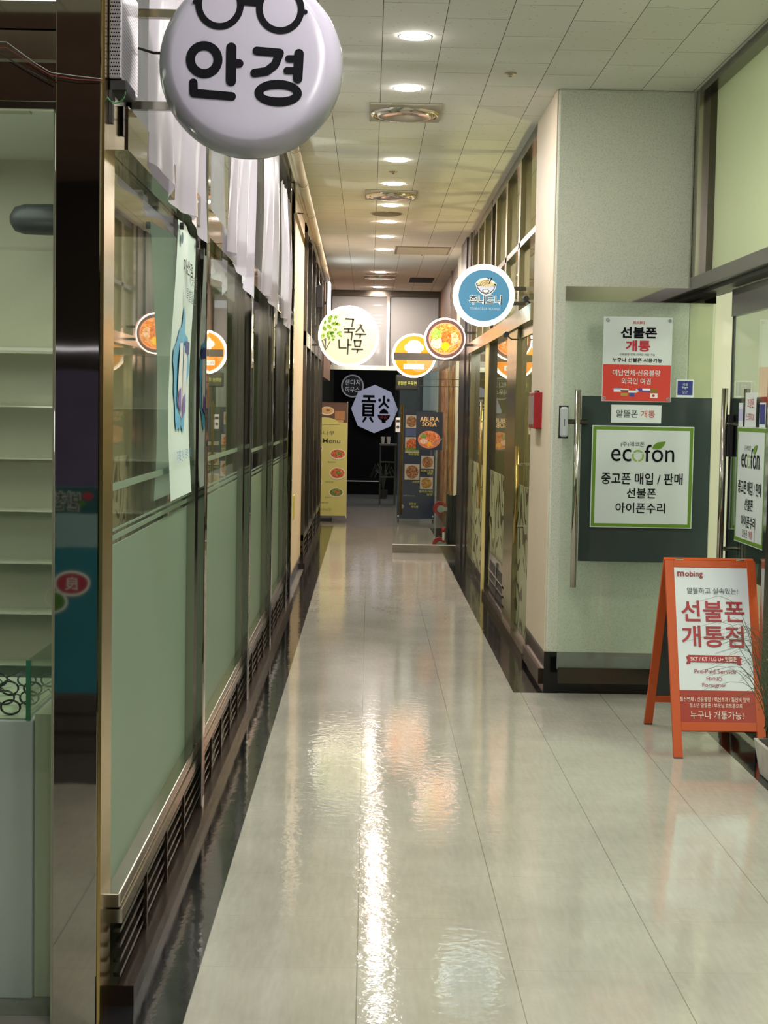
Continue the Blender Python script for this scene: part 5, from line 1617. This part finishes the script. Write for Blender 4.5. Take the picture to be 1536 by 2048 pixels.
B().box(-3.4, -0.8, -4.97, -4.93, 2.02, 2.045).obj('tube', mat('tube_glow', '#f2f2ff', 0.5, emit=1.5), tl_)
pw = thing('wall_poster', 'violet poster on the dark wall mirrored in the steel column', 'poster', (-2.6, -4.95, 1.2))
B().box(-3.0, -2.1, -4.99, -4.95, 0.9, 1.85).obj('sheet', mat('violet_paper', '#625a80', 0.5, var=0.3, scale=4), pw)

# ================================================================ FAR END
cabn = struct(B().box(0.56, 0.98, 28.85, 28.95, 0, 2.5).obj('wall_grey_panel', mat('dark_grey_panel', '#565c5c', 0.5)), 'dark grey panel beside the black wall', 'wall panel')
kb = thing('wardrobe_locker', 'pale grey tall cabinet beyond the navy banner', 'cabinet', (1.15, 28.7, 0))
B().box(0.98, 1.23, 28.6, 28.9, 0.0, 2.6).obj('body', mat('pale_grey_cabinet', '#a9b0ae', 0.4), kb)
B().box(0.99, 1.10, 28.585, 28.6, 0.1, 2.5).obj('door', mat('cool_grey_door', '#98a2a2', 0.4), kb)
B().box(1.23, 1.45, 28.6, 28.9, 0.0, 2.6).obj('side', mat('cream_cabinet_side', '#c9c7b0', 0.5), kb)
bt = thing('bar_table', 'dark high table with cups beside the black wall', 'table', (0.30, 26.0, 0))
B().box(0.18, 0.48, 25.9, 26.2, 0.98, 1.01).obj('table_top', mat('dark_table_top', '#4e4c4a', 0.3), bt, bevel=0.004)
for x in (0.20, 0.45):
    for y in (25.93, 26.16):
        B().box(x - 0.012, x + 0.012, y - 0.012, y + 0.012, 0, 0.98).obj('leg', BLACK, bt)
for z in (0.45, 0.70):
    B().box(0.20, 0.46, 25.92, 25.95, z, z + 0.02).obj('crossbar', mat('dark_table_top', '#4e4c4a', 0.3), bt)
for x, lb_ in ((0.235, 'white paper cup at the outer end of the high table'), (0.33, 'white paper cup in the middle of the high table')):
    c = thing('paper_cup', lb_, 'cup', (x, 26.0, 1.01), group='white cups on the high table')
    B().lathe([(0.026, 0), (0.034, 0.11)], axis='z', seg=18).obj('body', WHITE, c, local=True)
    B().lathe([(0.036, 0.108), (0.036, 0.116)], axis='z', seg=18).obj('rim', PAPER, c, local=True)
pm = thing('potted_palm', 'small dark palm standing against the black wall', 'plant', (0.27, 27.6, 0))
B().lathe([(0.06, 0), (0.085, 0.16)], axis='z', seg=20).obj('pot', mat('dark_pot', '#2b2a28', 0.5), pm, local=True)
b = B()
for k in range(14):
    a = 2 * PI * k / 14
    pts = [(0, 0, 0.16), (0.05 * math.cos(a), 0.05 * math.sin(a), 0.42), (0.16 * math.cos(a), 0.16 * math.sin(a), 0.50 + 0.06 * (k % 3)), (0.24 * math.cos(a), 0.24 * math.sin(a), 0.38)]
    b.tube(pts, 0.012, 5, taper=0.003)
b.obj('fronds', mat('dusky_green_frond', '#3a4430', 0.6), pm, local=True)

# folded dolly behind the open glass door
dl = thing('folding_dolly', 'folded black hand dolly with two red wheels leaning by the pilaster', 'dolly', (0.95, 17.55, 0))
for x in (0.90, 0.945, 0.99, 1.03):
    B().box(x - 0.012, x + 0.012, 17.5, 17.54, 0.06, 0.64).obj('frame_bar', BLACK, dl, bevel=0.003)
B().box(0.888, 1.025, 17.542, 17.56, 0.06, 0.63).obj('platform', BLACK, dl)
B().box(0.885, 0.915, 17.49, 17.56, 0.58, 0.65).obj('frame_cap', BLACK, dl)
B().box(0.89, 1.04, 17.49, 17.55, 0.0, 0.06).obj('base_plate', BLACK, dl)
B().box(0.966, 0.972, 17.495, 17.5, 0.1, 0.6).obj('steel_strip', STEEL, dl)
for z in (0.49, 0.085):
    w = B().lathe([(0.075, -0.014), (0.08, 0.0), (0.075, 0.014)], (0.815, 17.5, z), axis='y', seg=24).obj('wheel', mat('red_rubber_wheel', '#8e1f26', 0.45), dl)
    B().lathe([(0.042, -0.022), (0.038, -0.024)], (0.825, 17.5, z - 0.01), axis='y', seg=20).obj('wheel_hub', mat('grey_green_hub', '#7c8c86', 0.4), w)
    B().box(0.825, 0.895, 17.47, 17.5, z - 0.03, z + 0.015).obj('caster_fork', mat('grey_green_hub', '#7c8c86', 0.4), dl)
B().lathe([(0.012, 0), (0.024, 0.02), (0.02, 0.05)], (0.86, 17.5, 0.22), axis='z', seg=14).obj('brake_knob', mat('bright_red_knob', '#b5182a', 0.4), dl)
B().box(0.848, 0.872, 17.485, 17.515, 0.13, 0.22).obj('brake_stem', WHITE, dl)
